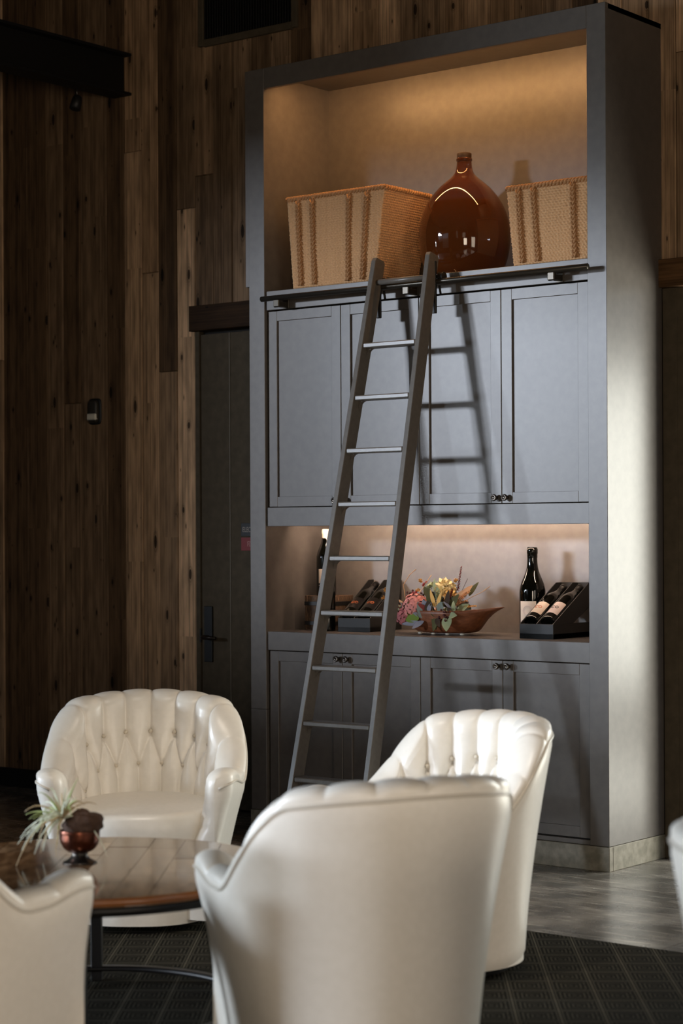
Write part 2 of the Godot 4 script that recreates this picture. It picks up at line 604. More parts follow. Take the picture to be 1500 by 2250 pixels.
	obj("door_panel", slab(-2.411, -1.95, 0.006, 2.352, BACK - 0.014, BACK - 0.006, 0.002), M.door, d)
	obj("door_frame", slab(-2.637, -2.608, 0.0, 2.369, BACK - 0.05, BACK + 0.003, 0.002), M.door, d)
	obj("seam_strip", slab(-2.4165, -2.4115, 0.006, 2.352, BACK - 0.012, BACK - 0.004, 0.0005), mat(Color(0.42, 0.38, 0.31), 0.5), d)
	obj("lock_plate", slab(-2.584, -2.531, 0.724, 1.001, BACK - 0.008, BACK + 0.004, 0.002), M.black, d)
	var h := begin(false)
	tube(h, [Vector3(-2.56, 0.848, BACK), Vector3(-2.56, 0.848, BACK + 0.045), Vector3(-2.55, 0.848, BACK + 0.055), Vector3(-2.50, 0.848, BACK + 0.056), Vector3(-2.465, 0.846, BACK + 0.05)], [0.011, 0.011, 0.011, 0.009, 0.008], 10)
	obj("door_handle", h, mat(Color(0.22, 0.19, 0.17), 0.35, 0.8), d)
	obj("latch", slab(-2.612, -2.604, 0.82, 0.89, BACK - 0.004, BACK + 0.006, 0.001), M.black, d)
	var hd := put("trim_1", board(-2.650, -1.93, 2.369, 2.494, BACK - 0.04, BACK + 0.035, true), plank_mat(Color(0.25, 0.185, 0.12), 2))
	hd.set_meta("kind", "structure")
	tag(hd, "dark rustic header beam above the brown service door", "header beam")
	var bb := struct("baseboard_left", slab(-7.0, -2.64, 0.0, 0.10, BACK - 0.02, BACK + 0.012, 0.002), M.black, "black baseboard under the plank wall", "baseboard")
	bb.name = "baseboard_left"
	sign_plate("ELECTRICAL", 1.411, 1.348, Color(0.055, 0.05, 0.045), Color(0.72, 0.66, 0.60), 0.009, "small black sign with pale capitals on the service door", 0.024)
	sign_plate("FIRE", 1.342, 1.277, Color(0.50, 0.03, 0.02), Color(0.85, 0.62, 0.58), 0.04, "small red sign below the black sign on the service door", 0.024)

	# ceiling lamp out of view, placed to light the seats and tufted backs
	var dl := thing("unseen_downlight", "small round black ceiling lamp out of view, placed to light the chairs", "ceiling light", Vector3(0.7, 5.0, 3.7))
	var ds := begin(false)
	lathe(ds, [Vector2(0.07, 0.03), Vector2(0.10, 0.03), Vector2(0.10, -0.16), Vector2(0.092, -0.16), Vector2(0.088, -0.03), Vector2(0.07, -0.03)], 28)
	obj("lamp_housing", ds, M.iron, dl)
	dl.rotation = Vector3(0.36, 0.48, 0)
	ds = begin(false)
	lathe(ds, [Vector2(0, -0.04), Vector2(0.086, -0.04), Vector2(0.086, -0.046), Vector2(0, -0.05)], 28)
	obj("lamp_disc", ds, M.glow_pale, dl)
	var spot := SpotLight3D.new()
	spot.name = "unseen_downlight_lamp"
	spot.light_energy = 6.8
	spot.light_color = Color(1.0, 0.95, 0.88)
	spot.spot_angle = 18.0
	spot.spot_angle_attenuation = 0.8
	spot.spot_range = 20.0
	spot.spot_attenuation = 2.0
	spot.light_size = 0.09
	spot.shadow_enabled = true
	dl.add_child(spot)
	spot.position = Vector3(0, -0.17, 0)
	spot.rotation.x = -PI / 2

	# wall sensor
	var ws := thing("wall_sensor", "small dark wall sensor with a pale lower band on the planks", "sensor", Vector3(-3.34, 2.0, BACK))
	var p := begin(false)
	capsule_plate(p, 0.046, 0.068, 0.012, 0.0)
	obj("back_plate", p, M.black, ws)
	p = begin(false)
	capsule_plate(p, 0.034, 0.058, 0.034, 0.010)
	obj("housing", p, M.sensor, ws)
	obj("lens", slab(-0.033, 0.033, -0.046, -0.010, 0.015, 0.0375, 0.006), M.white, ws)

	# ventilation grille high on the planks
	var vg := thing("vent_grille", "black vertical-slat ventilation grille high on the plank wall", "vent", Vector3(-2.275, 4.02, BACK))
	obj("duct", slab(-0.29, 0.29, -0.215, 0.215, -0.02, 0.002, 0.0), M.steel, vg)
	for e in [[-0.318, -0.285, -0.24, 0.24], [0.285, 0.318, -0.24, 0.24], [-0.284, 0.284, -0.245, -0.21], [-0.284, 0.284, 0.21, 0.245]]:
		obj("frame_bar", slab(e[0], e[1], e[2], e[3], 0.0, 0.02, 0.002), M.door, vg)
	for i in 34:
		var x := -0.278 + i * 0.0168
		obj("slat", slab(x - 0.003, x + 0.003, -0.212, 0.212, 0.0, 0.012, 0.001), M.steel, vg)

	# steel beam running out from the planks, with a spotlight below it
	var ib := begin()
	box(ib, Vector3(-3.13, 3.717, 1.9), Vector3(0.012, 0.20, 4.7), 0.001)
	box(ib, Vector3(-3.13, 3.818, 1.9), Vector3(0.12, 0.014, 4.7), 0.001)
	box(ib, Vector3(-3.13, 3.616, 1.9), Vector3(0.12, 0.014, 4.7), 0.001)
	tag(obj("trim_3", ib, M.steel), "black steel I-beam running out from the plank wall", "beam")
	get_node("trim_3").set_meta("kind", "structure")
	var sp := thing("spotlight", "tiny dark spotlight hanging below the black steel beam", "spotlight", Vector3(-3.13, 3.609, -0.12))
	var st := begin(false)
	tube(st, [Vector3.ZERO, Vector3(0, -0.055, 0)], 0.005, 8)
	obj("stem", st, M.pewter, sp)
	st = begin(false)
	lathe(st, [Vector2(0, 0.02), Vector2(0.02, 0.02), Vector2(0.026, 0.0), Vector2(0.028, -0.05), Vector2(0.022, -0.052), Vector2(0, -0.045)], 16, Vector3(0, -0.07, 0), Basis(Vector3.RIGHT, -0.3))
	obj("lamp_head", st, M.iron, sp)

func capsule_plate(s: SurfaceTool, hw: float, hh: float, depth: float, r0: float) -> void:
	var rows := []
	for lv in [[0.0, 0.0], [0.0, 0.7], [0.004, 0.95], [0.010, 1.0]]:
		var row := []
		for i in 32:
			var a := TAU * i / 32
			var cx := cos(a)
			var cy := sin(a)
			var k := pow(pow(absf(cx), 5.0) + pow(absf(cy), 5.0), -0.2)
			row.append(Vector3((hw - lv[0]) * cx * k, (hh - lv[0]) * cy * k, r0 + (depth - r0) * lv[1]))
		rows.append(row)
	rows.append(same(Vector3(0, 0, depth), 32))
	grid(s, rows, true, true)

func sign_plate(words: String, y1: float, y0: float, c: Color, ink: Color, inset: float, label: String, size: float) -> void:
	var o := thing("door_sign", label, "sign", Vector3(-2.341, 0, BACK - 0.006))
	obj("plate", slab(0, 0.17, y0, y1, 0, 0.004, 0.0005), mat(c, 0.5), o)
	var t := TextMesh.new()
	t.text = words
	var f := SystemFont.new()
	f.font_names = PackedStringArray(["Droid Sans"])
	t.font = f
	t.font_size = 32
	t.pixel_size = size / 24.0
	t.depth = 0.001
	t.horizontal_alignment = HORIZONTAL_ALIGNMENT_LEFT
	var l := put("lettering", t, mat(ink, 0.5), o, Vector3(inset, (y0 + y1) / 2, 0.0045))
	l.scale = Vector3(0.78, 1, 1)

func wall_with_holes(s: SurfaceTool, x0: float, x1: float, y0: float, y1: float, z0: float, z1: float, holes: Array) -> void:
	var x := x0
	for h in holes:
		box(s, Vector3((x + h[0]) / 2, (y0 + y1) / 2, (z0 + z1) / 2), Vector3(h[0] - x, y1 - y0, z1 - z0), 0.0)
		box(s, Vector3((h[0] + h[1]) / 2, (y0 + h[2]) / 2, (z0 + z1) / 2), Vector3(h[1] - h[0], h[2] - y0, z1 - z0), 0.0)
		box(s, Vector3((h[0] + h[1]) / 2, (y1 + h[3]) / 2, (z0 + z1) / 2), Vector3(h[1] - h[0], y1 - h[3], z1 - z0), 0.0)
		x = h[1]
	box(s, Vector3((x + x1) / 2, (y0 + y1) / 2, (z0 + z1) / 2), Vector3(x1 - x, y1 - y0, z1 - z0), 0.0)

func planks(parent: Node) -> void:
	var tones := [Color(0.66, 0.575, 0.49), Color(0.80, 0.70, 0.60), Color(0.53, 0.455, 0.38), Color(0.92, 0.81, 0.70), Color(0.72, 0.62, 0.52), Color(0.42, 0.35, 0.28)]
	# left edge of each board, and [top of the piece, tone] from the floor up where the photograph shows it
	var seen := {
		-4.048: [[5.0, 5]], -3.998: [[5.0, 5]], -3.853: [[5.0, 5]], -3.702: [[5.0, 2]], -3.58: [[2.05, 2], [5.0, 5]],  # leftmost boards darker: partly own tone, partly leftward shade put into the colour
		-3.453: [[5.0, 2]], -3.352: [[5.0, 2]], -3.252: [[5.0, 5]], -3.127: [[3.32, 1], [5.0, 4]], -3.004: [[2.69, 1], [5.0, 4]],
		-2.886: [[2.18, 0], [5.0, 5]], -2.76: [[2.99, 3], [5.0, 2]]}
	var xs := [-6.9, -6.77, -6.65, -6.52, -6.4, -6.27, -6.15, -6.02, -5.9, -5.77, -5.65, -5.52, -5.4, -5.28, -5.15, -5.02, -4.9, -4.78, -4.66, -4.54, -4.42, -4.3, -4.17,
		-4.048, -3.998, -3.853, -3.702, -3.58, -3.453, -3.352, -3.252, -3.127, -3.004, -2.886, -2.76, -2.637]
	var x := -2.637
	while x < 0.5:
		x += [0.124, 0.128, 0.118, 0.150, 0.126][rng.randi() % 5]
		xs.append(x)
	for i in xs.size() - 1:
		var a: float = xs[i]
		var b: float = xs[i + 1]
		var low := 0.0
		if a > -2.65:
			low = 2.494
		if b > -1.80:
			low = 3.47
		if a > -0.07:
			low = 2.492
		var pieces: Array = seen.get(a, [])
		if pieces.is_empty():
			var cut := rnd(low + 0.4, 4.9)
			pieces = [[cut, rng.randi() % 6], [5.0, rng.randi() % 6]]
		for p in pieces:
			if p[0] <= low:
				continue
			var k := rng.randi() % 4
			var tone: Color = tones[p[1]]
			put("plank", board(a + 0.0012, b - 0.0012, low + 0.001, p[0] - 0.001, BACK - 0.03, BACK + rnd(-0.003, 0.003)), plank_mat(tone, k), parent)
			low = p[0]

# ------------------------------------------------------------------ cabinet
func build_cabinet() -> void:
	var c := thing("display_cabinet", "tall grey painted built-in cabinet with panelled doors and lit niches", "cabinet")
	var L := -1.889
	var Li := -1.797
	var Ri := -0.088
	# case
	obj("side_panel", slab(-0.022, 0.0, 0.1, 3.478, -0.447, -0.002, 0.001), M.paint, c)
	obj("side_panel", slab(L, L + 0.022, 0.1, 3.478, -0.447, -0.002, 0.001), M.paint, c)
	obj("top_panel", slab(L, 0.0, 3.455, 3.478, NICHE - 0.012, -0.002, 0.001), M.paint, c)
	obj("back_panel", slab(L + 0.02, -0.022, 0.1, 3.455, NICHE - 0.012, NICHE, 0.0), M.paint, c)
	obj("niche_wall", slab(-1.80, Li, 2.45, 3.455, NICHE, -0.02, 0.0), M.paint, c)
	obj("niche_wall", slab(-0.075, -0.06, 2.45, 3.455, NICHE, -0.02, 0.0), M.paint, c)
	obj("niche_wall", slab(-1.80, Li, 0.90, 1.47, NICHE, -0.02, 0.0), M.paint, c)
	obj("niche_wall", slab(-0.075, -0.06, 0.90, 1.47, NICHE, -0.02, 0.0), M.paint, c)
	# face frame
	obj("stile", slab(Ri, 0.001, 0.1, 3.479, -0.022, 0.0, 0.0015), M.paint, c)
	var ls := obj("stile", slab(L, Li, 0.56, 3.479, -0.022, 0.0, 0.0015), M.paint, c)
	obj("scribe_strip", slab(L - 0.022, L + 0.001, 2.49, 3.479, -0.03, -0.002, 0.001), M.paint, ls)
	obj("stile", slab(L, Li, 0.1, 0.559, -0.022, 0.0, 0.0015), M.paint, c)
	obj("header_rail", slab(Li, Ri, 3.386, 3.479, -0.022, 0.0, 0.0015), M.paint, c)
	obj("shelf", slab(-1.80, -0.06, 2.40, 2.4627, NICHE, -0.032, 0.0015), M.paint, c)
	obj("shelf_edge", slab(Li + 0.004, Ri, 2.376, 2.4627, -0.032, -0.010, 0.0015), M.paint, c)
	obj("underside_panel", slab(-1.80, -0.06, 1.455, 1.475, NICHE, -0.04, 0.0), M.paint, c)
	obj("bottom_rail", slab(Li + 0.004, Ri, 1.393, 1.4785, -0.032, -0.010, 0.0015), M.paint, c)
	obj("counter", slab(-1.80, -0.06, 0.875, 0.915, NICHE, -0.03, 0.0015), M.paint, c)
	obj("counter_edge", slab(Li + 0.004, Ri, 0.830, 0.915, -0.032, -0.008, 0.002), M.paint, c)
	obj("toe_rail", slab(Li + 0.004, Ri, 0.1, 0.1185, -0.032, -0.006, 0.001), M.paint, c)
	obj("interior", slab(-1.80, -0.06, 0.1, 0.825, -0.20, -0.075, 0.0), M.dark, c)
	obj("interior", slab(-1.80, -0.06, 1.48, 2.372, -0.20, -0.075, 0.0), M.dark, c)
	# plinth
	obj("plinth", slab(L - 0.003, 0.004, 0.0, 0.0985, -0.025, 0.004, 0.002), M.plinth, c)
	obj("plinth", slab(-0.03, 0.004, 0.0, 0.0985, -0.447, -0.0252, 0.002), M.plinth, c)
	# doors
	var up := [-1.7945, -1.371, -0.9432, -0.5192, -0.094]
	for i in 4:
		cabinet_door(c, up[i] + 0.0012, up[i + 1] - 0.0015, 1.4815, 2.3705, up[i + 1] - 0.026 if i % 2 == 0 else up[i] + 0.026, 1.505)
	for i in 4:
		cabinet_door(c, up[i] + 0.0012, up[i + 1] - 0.0015, 0.1225, 0.826, up[i + 1] - 0.020 if i % 2 == 0 else up[i] + 0.032, 0.803)
	# strip lights hidden behind the rails
	var sl := obj("light_strip", slab(-1.70, -0.15, 3.430, 3.440, -0.075, -0.055, 0.001), M.glow_warm, c)
	lamp("niche_strip_lamp", Vector3(-0.93, 3.426, -0.066), Vector3(0, -0.85, -0.5), Vector2(1.55, 0.018), Color(1.0, 0.75, 0.48), 0.95, c)
	obj("light_strip", slab(-1.70, -0.12, 1.440, 1.448, -0.185, -0.165, 0.001), M.glow_pale, c)
	lamp("counter_strip_lamp", Vector3(-0.92, 1.437, -0.175), Vector3(0, -0.5, -0.85), Vector2(1.56, 0.018), Color(1.0, 0.87, 0.77), 1.3, c)

func cabinet_door(c: Node, x0: float, x1: float, y0: float, y1: float, kx: float, ky: float) -> void:
	var s := begin()
	var w := 0.052
	var zf := -0.020
	box(s, Vector3(x0 + w / 2, (y0 + y1) / 2, zf - 0.011), Vector3(w, y1 - y0, 0.022), 0.0015)
	box(s, Vector3(x1 - w / 2, (y0 + y1) / 2, zf - 0.011), Vector3(w, y1 - y0, 0.022), 0.0015)
	box(s, Vector3((x0 + x1) / 2, y0 + 0.0225, zf - 0.0113), Vector3(x1 - x0 - 2 * w, 0.045, 0.022), 0.0008)
	box(s, Vector3((x0 + x1) / 2, y1 - 0.0225, zf - 0.0113), Vector3(x1 - x0 - 2 * w, 0.045, 0.022), 0.0008)
	var d := obj("cabinet_door", s, M.paint, c)
	obj("panel", slab(x0 + w - 0.004, x1 - w + 0.004, y0 + 0.04, y1 - 0.04, zf - 0.020, zf - 0.010, 0.0), M.paint, d)
	s = begin(false)
	lathe(s, [Vector2(0, 0), Vector2(0.008, 0), Vector2(0.006, 0.006), Vector2(0.006, 0.012), Vector2(0.0135, 0.017), Vector2(0.0145, 0.022), Vector2(0.013, 0.027), Vector2(0.009, 0.029), Vector2(0.0075, 0.027), Vector2(0, 0.0275)], 20, Vector3(kx, ky, zf), Basis(Vector3.RIGHT, PI / 2))
	obj("knob", s, M.knob, d)

# ------------------------------------------------------------------ ladder and its rail
func build_ladder() -> void:
	var r := thing("ladder_rail", "dark metal rail on brackets across the cabinet above the upper doors", "rail")
	var s := begin(false)
	tube(s, [Vector3(-1.764, 2.419, 0.06), Vector3(-1.763, 2.419, 0.06), Vector3(-0.049, 2.419, 0.06), Vector3(-0.048, 2.419, 0.06)], [0.0105, 0.0122, 0.0122, 0.0105], 18)
	obj("bar", s, M.rail, r)
	for x in [-1.675, -0.952, -0.222]:
		var b := begin()
		box(b, Vector3(x, 2.395, 0.056), Vector3(0.034, 0.036, 0.018), 0.004)
		box(b, Vector3(x, 2.392, 0.022), Vector3(0.026, 0.024, 0.064), 0.003)
		box(b, Vector3(x, 2.395, -0.007), Vector3(0.034, 0.040, 0.006), 0.002)
		obj("bracket", b, M.rail, r)

	var t := thing("library_ladder", "tall grey tapered library ladder leaning against the cabinet rail", "ladder")
	var at := func(x: float, k: float, back: float) -> Vector3:   # k counts rungs down, back is depth behind the front edge
		return Vector3(x, 2.394 - 0.2257 * k - back * 0.236, 0.140 + 0.0543 * k - back * 0.972)
	var xl := func(k: float) -> float: return -1.079 - 0.004 * k
	var xr := func(k: float) -> float: return -0.812 + 0.0062 * k
	var k1 := 2.394 / 0.2257
	for side in [-1, 1]:
		s = begin()
		var rows := []
		for k in [-0.66, -0.60, k1 - 0.02]:
			var xi: float = xl.call(k) if side < 0 else xr.call(k)
			var xo: float = xi + side * 0.024
			var shrink := 0.006 if k == -0.66 else 0.0
			rows.append([at.call(min(xi, xo) + 0.002, k, shrink), at.call(max(xi, xo) - 0.002, k, shrink), at.call(max(xi, xo), k, 0.002 + shrink), at.call(max(xi, xo), k, 0.066 - shrink), at.call(max(xi, xo) - 0.002, k, 0.068 - shrink), at.call(min(xi, xo) + 0.002, k, 0.068 - shrink), at.call(min(xi, xo), k, 0.066 - shrink), at.call(min(xi, xo), k, 0.002 + shrink)])
		for i in rows.size() - 1:
			for j in 8:
				quad(s, rows[i + 1][j], rows[i + 1][(j + 1) % 8], rows[i][(j + 1) % 8], rows[i][j])
		for e in [rows[0], rows[2]]:
			for j in range(1, 7):
				tri(s, e[0], e[j], e[j + 1])
		obj("stile", s, M.ladder, t)
		# hook plate behind the stile and the roller that rides on the rail
		s = begin()
		var xi2: float = (xl.call(0.2) if side < 0 else xr.call(0.2))
		var xm: float = xi2 + side * 0.012
		box(s, Vector3(xm, 2.395, 0.066), Vector3(0.022, 0.22, 0.012), 0.002, Transform3D.IDENTITY)
		obj("hook_plate", s, M.iron, t)
		s = begin(false)
		lathe(s, [Vector2(0, -0.014), Vector2(0.018, -0.014), Vector2(0.022, -0.011), Vector2(0.016, 0), Vector2(0.022, 0.011), Vector2(0.018, 0.014), Vector2(0, 0.014)], 18, Vector3(xm + 0.030, 2.438, 0.052), Basis(Vector3.FORWARD, PI / 2))
		tube(s, [Vector3(xm + 0.03, 2.40, 0.070), Vector3(xm + 0.03, 2.36, 0.060)], 0.005, 8)
		obj("roller", s, M.iron, t)
	s = begin(false)
	tube(s, [at.call(xl.call(-0.25) - 0.001, -0.22, 0.034), at.call(xr.call(-0.25) + 0.001, -0.22, 0.034)], 0.0125, 14)
	obj("rung", s, M.ladder, t)
	for k in range(1, 11):
		s = begin()
		var a: float = xl.call(k)
		var b: float = xr.call(k)
		var c: Vector3 = at.call((a + b) / 2, k, 0.0)
		box(s, c + Vector3(0, -0.0105, -0.035), Vector3(b - a - 0.004, 0.021, 0.070), 0.004)
		var rg := obj("rung", s, M.ladder, t)
		for side in [-1, 1]:
			s = begin()
			var q := PackedVector2Array([Vector2(0, 0)])
			for i in 7:
				var an := PI / 2 * i / 6.0
				q.append(Vector2(0.034 * (1 - sin(an)), -0.034 * (1 - cos(an))))
			var x0: float = a + 0.001 if side < 0 else b - 0.001
			prism(s, q, -0.010, 0.010, Transform3D(Basis(Vector3(-side, 0, 0), Vector3(0, 1, 0), Vector3(0, 0, -side)), Vector3(x0, c.y - 0.021, c.z - 0.040)))
			obj("bracket", s, M.ladder, rg)

# ------------------------------------------------------------------ upper niche
func wicker_face(s: SurfaceTool, a0: Vector3, b0: Vector3, a1: Vector3, b1: Vector3, sd: int) -> void:
	# a0-b0 bottom, a1-b1 top; rows of short strands weave over uprights
	var n := (b0 - a0).cross(a1 - a0).normalized()
	var width := ((b0 - a0).length() + (b1 - a1).length()) / 2
	var high := (a1 - a0).length()
	var nu := int(width / 0.0034)
	var nv := int(high / 0.0018)
	var nz := noise(1.0, sd, 2)
	var rows := []
	for j in nv + 1:
		var v := float(j) / nv
		var row := []
		var yy := v * high / 0.0108
		var r := floorf(yy)
		var fr := yy - r
		for i in nu + 1:
			var u := float(i) / nu
			var x := u * width / 0.0165 + (0.5 if int(r) % 2 == 1 else 0.0) + 0.35 * nz.get_noise_2d(r * 3.7, u * 2.0)
			var over := cos(TAU * x) * 0.5 + 0.5
			var strand := sqrt(maxf(0.0, 1.0 - pow(2.0 * fr - 1.0 + 0.3 * sin(TAU * x), 2.0)))
			var h := 0.0078 * strand * (0.35 + 0.65 * over) + 0.0016 * nz.get_noise_2d(u * 6.0, v * 5.0)
			var p: Vector3 = a0.lerp(b0, u).lerp(a1.lerp(b1, u), v)
			var edge: float = sm(0.0, 0.02, min(min(u, 1 - u), min(v, 1 - v)) * 1.2)
			row.append(p + n * (h * edge + 0.006 * sin(PI * u) * sin(PI * v)))
		rows.append(row)
	grid(s, rows, false, false)

func braid(p0: Vector3, p1: Vector3, n: Vector3, w: float, parent: Node, called := "braided_rope", loop := 0.0) -> void:
	var s := begin(false)
	var d := (p1 - p0)
	var side := d.normalized().cross(n).normalized()
	var turns := d.length() / 0.058
	for k in 3:
		var pts := []
		var m := int(turns * 14)
		for i in m + 1:
			var t := float(i) / m
			var ph := TAU * (t * turns + k / 3.0)
			var p := p0 + d * t + side * (w * 0.5 * sin(ph)) + n * (w * 0.26 * sin(2 * ph) + w * 0.3)
			if loop > 0.0:    # the end of the handle bends back over the rim
				var e := sm(0.90, 1.0, t)
				p += -n * (0.030 * e) + Vector3(0, 0.010 * sin(PI * e), 0)
			pts.append(p)
		tube(s, pts, w * 0.30, 7)
	obj(called, s, M.braid, parent)

func basket(x0: float, x1: float, xt0: float, xt1: float, zf: float, zb: float, h: float, label: String, fr: Array) -> void:
	var y := 2.4635
	var o := thing("wicker_basket", label, "basket", Vector3(0, 0, 0), 0.0, "wicker baskets on the cabinet shelf")
	var b := [Vector3(x0, y, zf - 0.012), Vector3(x1, y, zf - 0.012), Vector3(x1, y, zb + 0.02), Vector3(x0, y, zb + 0.02)]
	var t := [Vector3(xt0, y + h, zf), Vector3(xt1, y + h, zf), Vector3(xt1, y + h, zb), Vector3(xt0, y + h, zb)]
	for i in 4:
		var s := begin(false)
		var j := (i + 1) % 4
		wicker_face(s, b[i], b[j], t[i], t[j], 60 + i + int(x0 * 100))
		obj("woven_side", s, M.wicker, o)
	obj("base", slab(x0 + 0.01, x1 - 0.01, y, y + 0.012, zb + 0.03, zf - 0.02, 0.002), M.wicker, o)
	var f := begin()
	var inner := 0.014
	for i in 4:      # inside faces
		var j := (i + 1) % 4
		var c: Vector3 = (t[0] + t[2]) / 2
		quad(f, b[j].lerp(c, 0.05), b[i].lerp(c, 0.05), t[i] + (c - t[i]).normalized() * inner, t[j] + (c - t[j]).normalized() * inner)
	obj("lining", f, M.wicker, o)
	var s2 := begin(false)      # rope rim: two strands wound round each other
	for k in 2:
		var pts := []
		var acc := 0.0
		for i in 4:
			var p0: Vector3 = t[i]
			var p1: Vector3 = t[(i + 1) % 4]
			var len_ := (p1 - p0).length()
			var n := (p1 - p0).normalized().cross(Vector3.UP)
			var m := int(len_ / 0.004)
			for q in m:
				var ph := TAU * (acc + len_ * q / m) / 0.034 + PI * k
				pts.append(p0.lerp(p1, float(q) / m) + Vector3(0, 0.004 + 0.0065 * sin(ph), 0) + n * 0.0065 * cos(ph))
			acc += len_
		pts.append(pts[0])
		tube(s2, pts, 0.0075, 6, false)
	obj("rope_rim", s2, M.braid, o)
	for u in fr:
		var p0: Vector3 = b[0].lerp(b[1], u[0]) + Vector3(0, 0.012, 0.008)
		var p1: Vector3 = t[0].lerp(t[1], u[1]) + Vector3(0, 0.012, 0.010)
		braid(p0, p1, Vector3(0, 0.03, 1).normalized(), 0.017, o, "braided_rope", 1.0)

func build_shelf_goods() -> void:
	basket(-1.645, -1.185, -1.668, -1.118, -0.012, -0.36, 0.398, "larger wicker basket with four braided ropes, left of the amber bottle", [[0.115, 0.125], [0.285, 0.275], [0.70, 0.66], [0.872, 0.845]])
	basket(-0.462, -0.085, -0.487, -0.082, -0.022, -0.36, 0.318, "smaller wicker basket with dark rope tufts, right of the amber bottle", [[0.13, 0.15], [0.33, 0.33], [0.80, 0.80]])
	var d := thing("demijohn", "large round amber glass demijohn between the two baskets", "demijohn", Vector3(-0.853, 2.463, -0.238))
	var k := 0.00199
	var prof := [Vector2(0, 0.003), Vector2(0.115, 0.0), Vector2(0.140, 0.006), Vector2(0.164, 0.030), Vector2(0.184, 0.075), Vector2(0.195, 0.125), Vector2(0.1995, 0.175), Vector2(0.198, 0.215), Vector2(0.192, 0.252), Vector2(0.180, 0.292), Vector2(0.162, 0.330), Vector2(0.138, 0.366), Vector2(0.110, 0.398), Vector2(0.080, 0.424), Vector2(0.054, 0.446), Vector2(0.040, 0.466), Vector2(0.034, 0.490), Vector2(0.032, 0.515)]
	var s := begin(false)
	lathe(s, smooth_profile(prof, 3), 64)
	obj("glass_body", s, M.amber, d)
	s = begin(false)
	lathe(s, smooth_profile([Vector2(0.032, 0.512), Vector2(0.0345, 0.514), Vector2(0.0352, 0.520), Vector2(0.0340, 0.525), Vector2(0.0330, 0.526)], 2), 40)
	obj("lip_ring", s, M.amber, d)
	s = begin(false)
	lathe(s, [Vector2(0.0310, 0.524), Vector2(0.0318, 0.526), Vector2(0.0322, 0.545), Vector2(0.030, 0.5485), Vector2(0, 0.549)], 40)
	obj("stopper", s, mat(Color(0.22, 0.14, 0.07), 0.6), d)

func smooth_profile(p: Array, n: int) -> Array:
	var out := []
	for i in p.size() - 1:
		var a: Vector2 = p[max(i - 1, 0)]
		var b: Vector2 = p[i]
		var c: Vector2 = p[i + 1]
		var e: Vector2 = p[min(i + 2, p.size() - 1)]
		for j in n:
			var q := b.cubic_interpolate(c, a, e, float(j) / n)
			out.append(Vector2(maxf(q.x, 0.0), q.y))
	out.append(p[p.size() - 1])
	return out

# ------------------------------------------------------------------ lower niche
# a wine bottle standing at the origin; r body radius, h height
func bottle(o: Node3D, r: float, h: float, shoulder: float, cap: Material, capsule_from: float) -> void:
	var n := r * 0.385
	var prof := [Vector2(0, 0.006), Vector2(r * 0.7, 0.001), Vector2(r * 0.95, 0.002), Vector2(r, 0.010), Vector2(r, shoulder * 0.5), Vector2(r, shoulder), Vector2(r * 0.965, shoulder + h * 0.05), Vector2(r * 0.86, shoulder + h * 0.11), Vector2(r * 0.68, shoulder + h * 0.175), Vector2(r * 0.52, shoulder + h * 0.235), Vector2(n * 1.1, shoulder + h * 0.30), Vector2(n, h * 0.88), Vector2(n, h * 0.94)]
	var s := begin(false)
	lathe(s, smooth_profile(prof, 3), 40)
	obj("glass_body", s, M.bottle, o)
	s = begin(false)
	var q := []
	var y0 := h * capsule_from
	var r0 := n
	if y0 < h * 0.88:
		r0 = n * 1.03
	q = [Vector2(r0 + 0.0008, y0), Vector2(n + 0.001, h * 0.925), Vector2(n + 0.0022, h * 0.93), Vector2(n + 0.0024, h * 0.975), Vector2(n + 0.0008, h * 0.985), Vector2(n + 0.0006, h * 0.997), Vector2(n * 0.8, h), Vector2(0, h)]
	lathe(s, q, 32)
	obj("capsule", s, cap, o)

# a paper label wrapped round the body between two angles (0 = +z)
func label_on(o: Node3D, r: float, a0: float, a1: float, y0: float, y1: float, m: Material) -> MeshInstance3D:
	var s := begin(false)
	var rows := []
	for y in [y0, y1]:
		var row := []
		for i in 21:
			var a := lerpf(a0, a1, i / 20.0)
			row.append(Vector3(sin(a) * (r + 0.0006), y, cos(a) * (r + 0.0006)))
		rows.append(row)
	grid(s, rows, false, true)
	return obj("paper_label", s, m, o)

func ring_mark(o: Node3D, r: float, a: float, y: float, size: float, m: Material, arc0 := 0.0, arc1 := TAU, thick := 0.0007) -> void:
	var s := begin(false)
	var pts := []
	for i in 25:
		var t := lerpf(arc0, arc1, i / 24.0)
		var b := a + size * cos(t) / r
		pts.append(Vector3(sin(b) * (r + 0.0008), y + size * sin(t), cos(b) * (r + 0.0008)))
	tube(s, pts, thick, 5)
	obj("emblem", s, m, o)

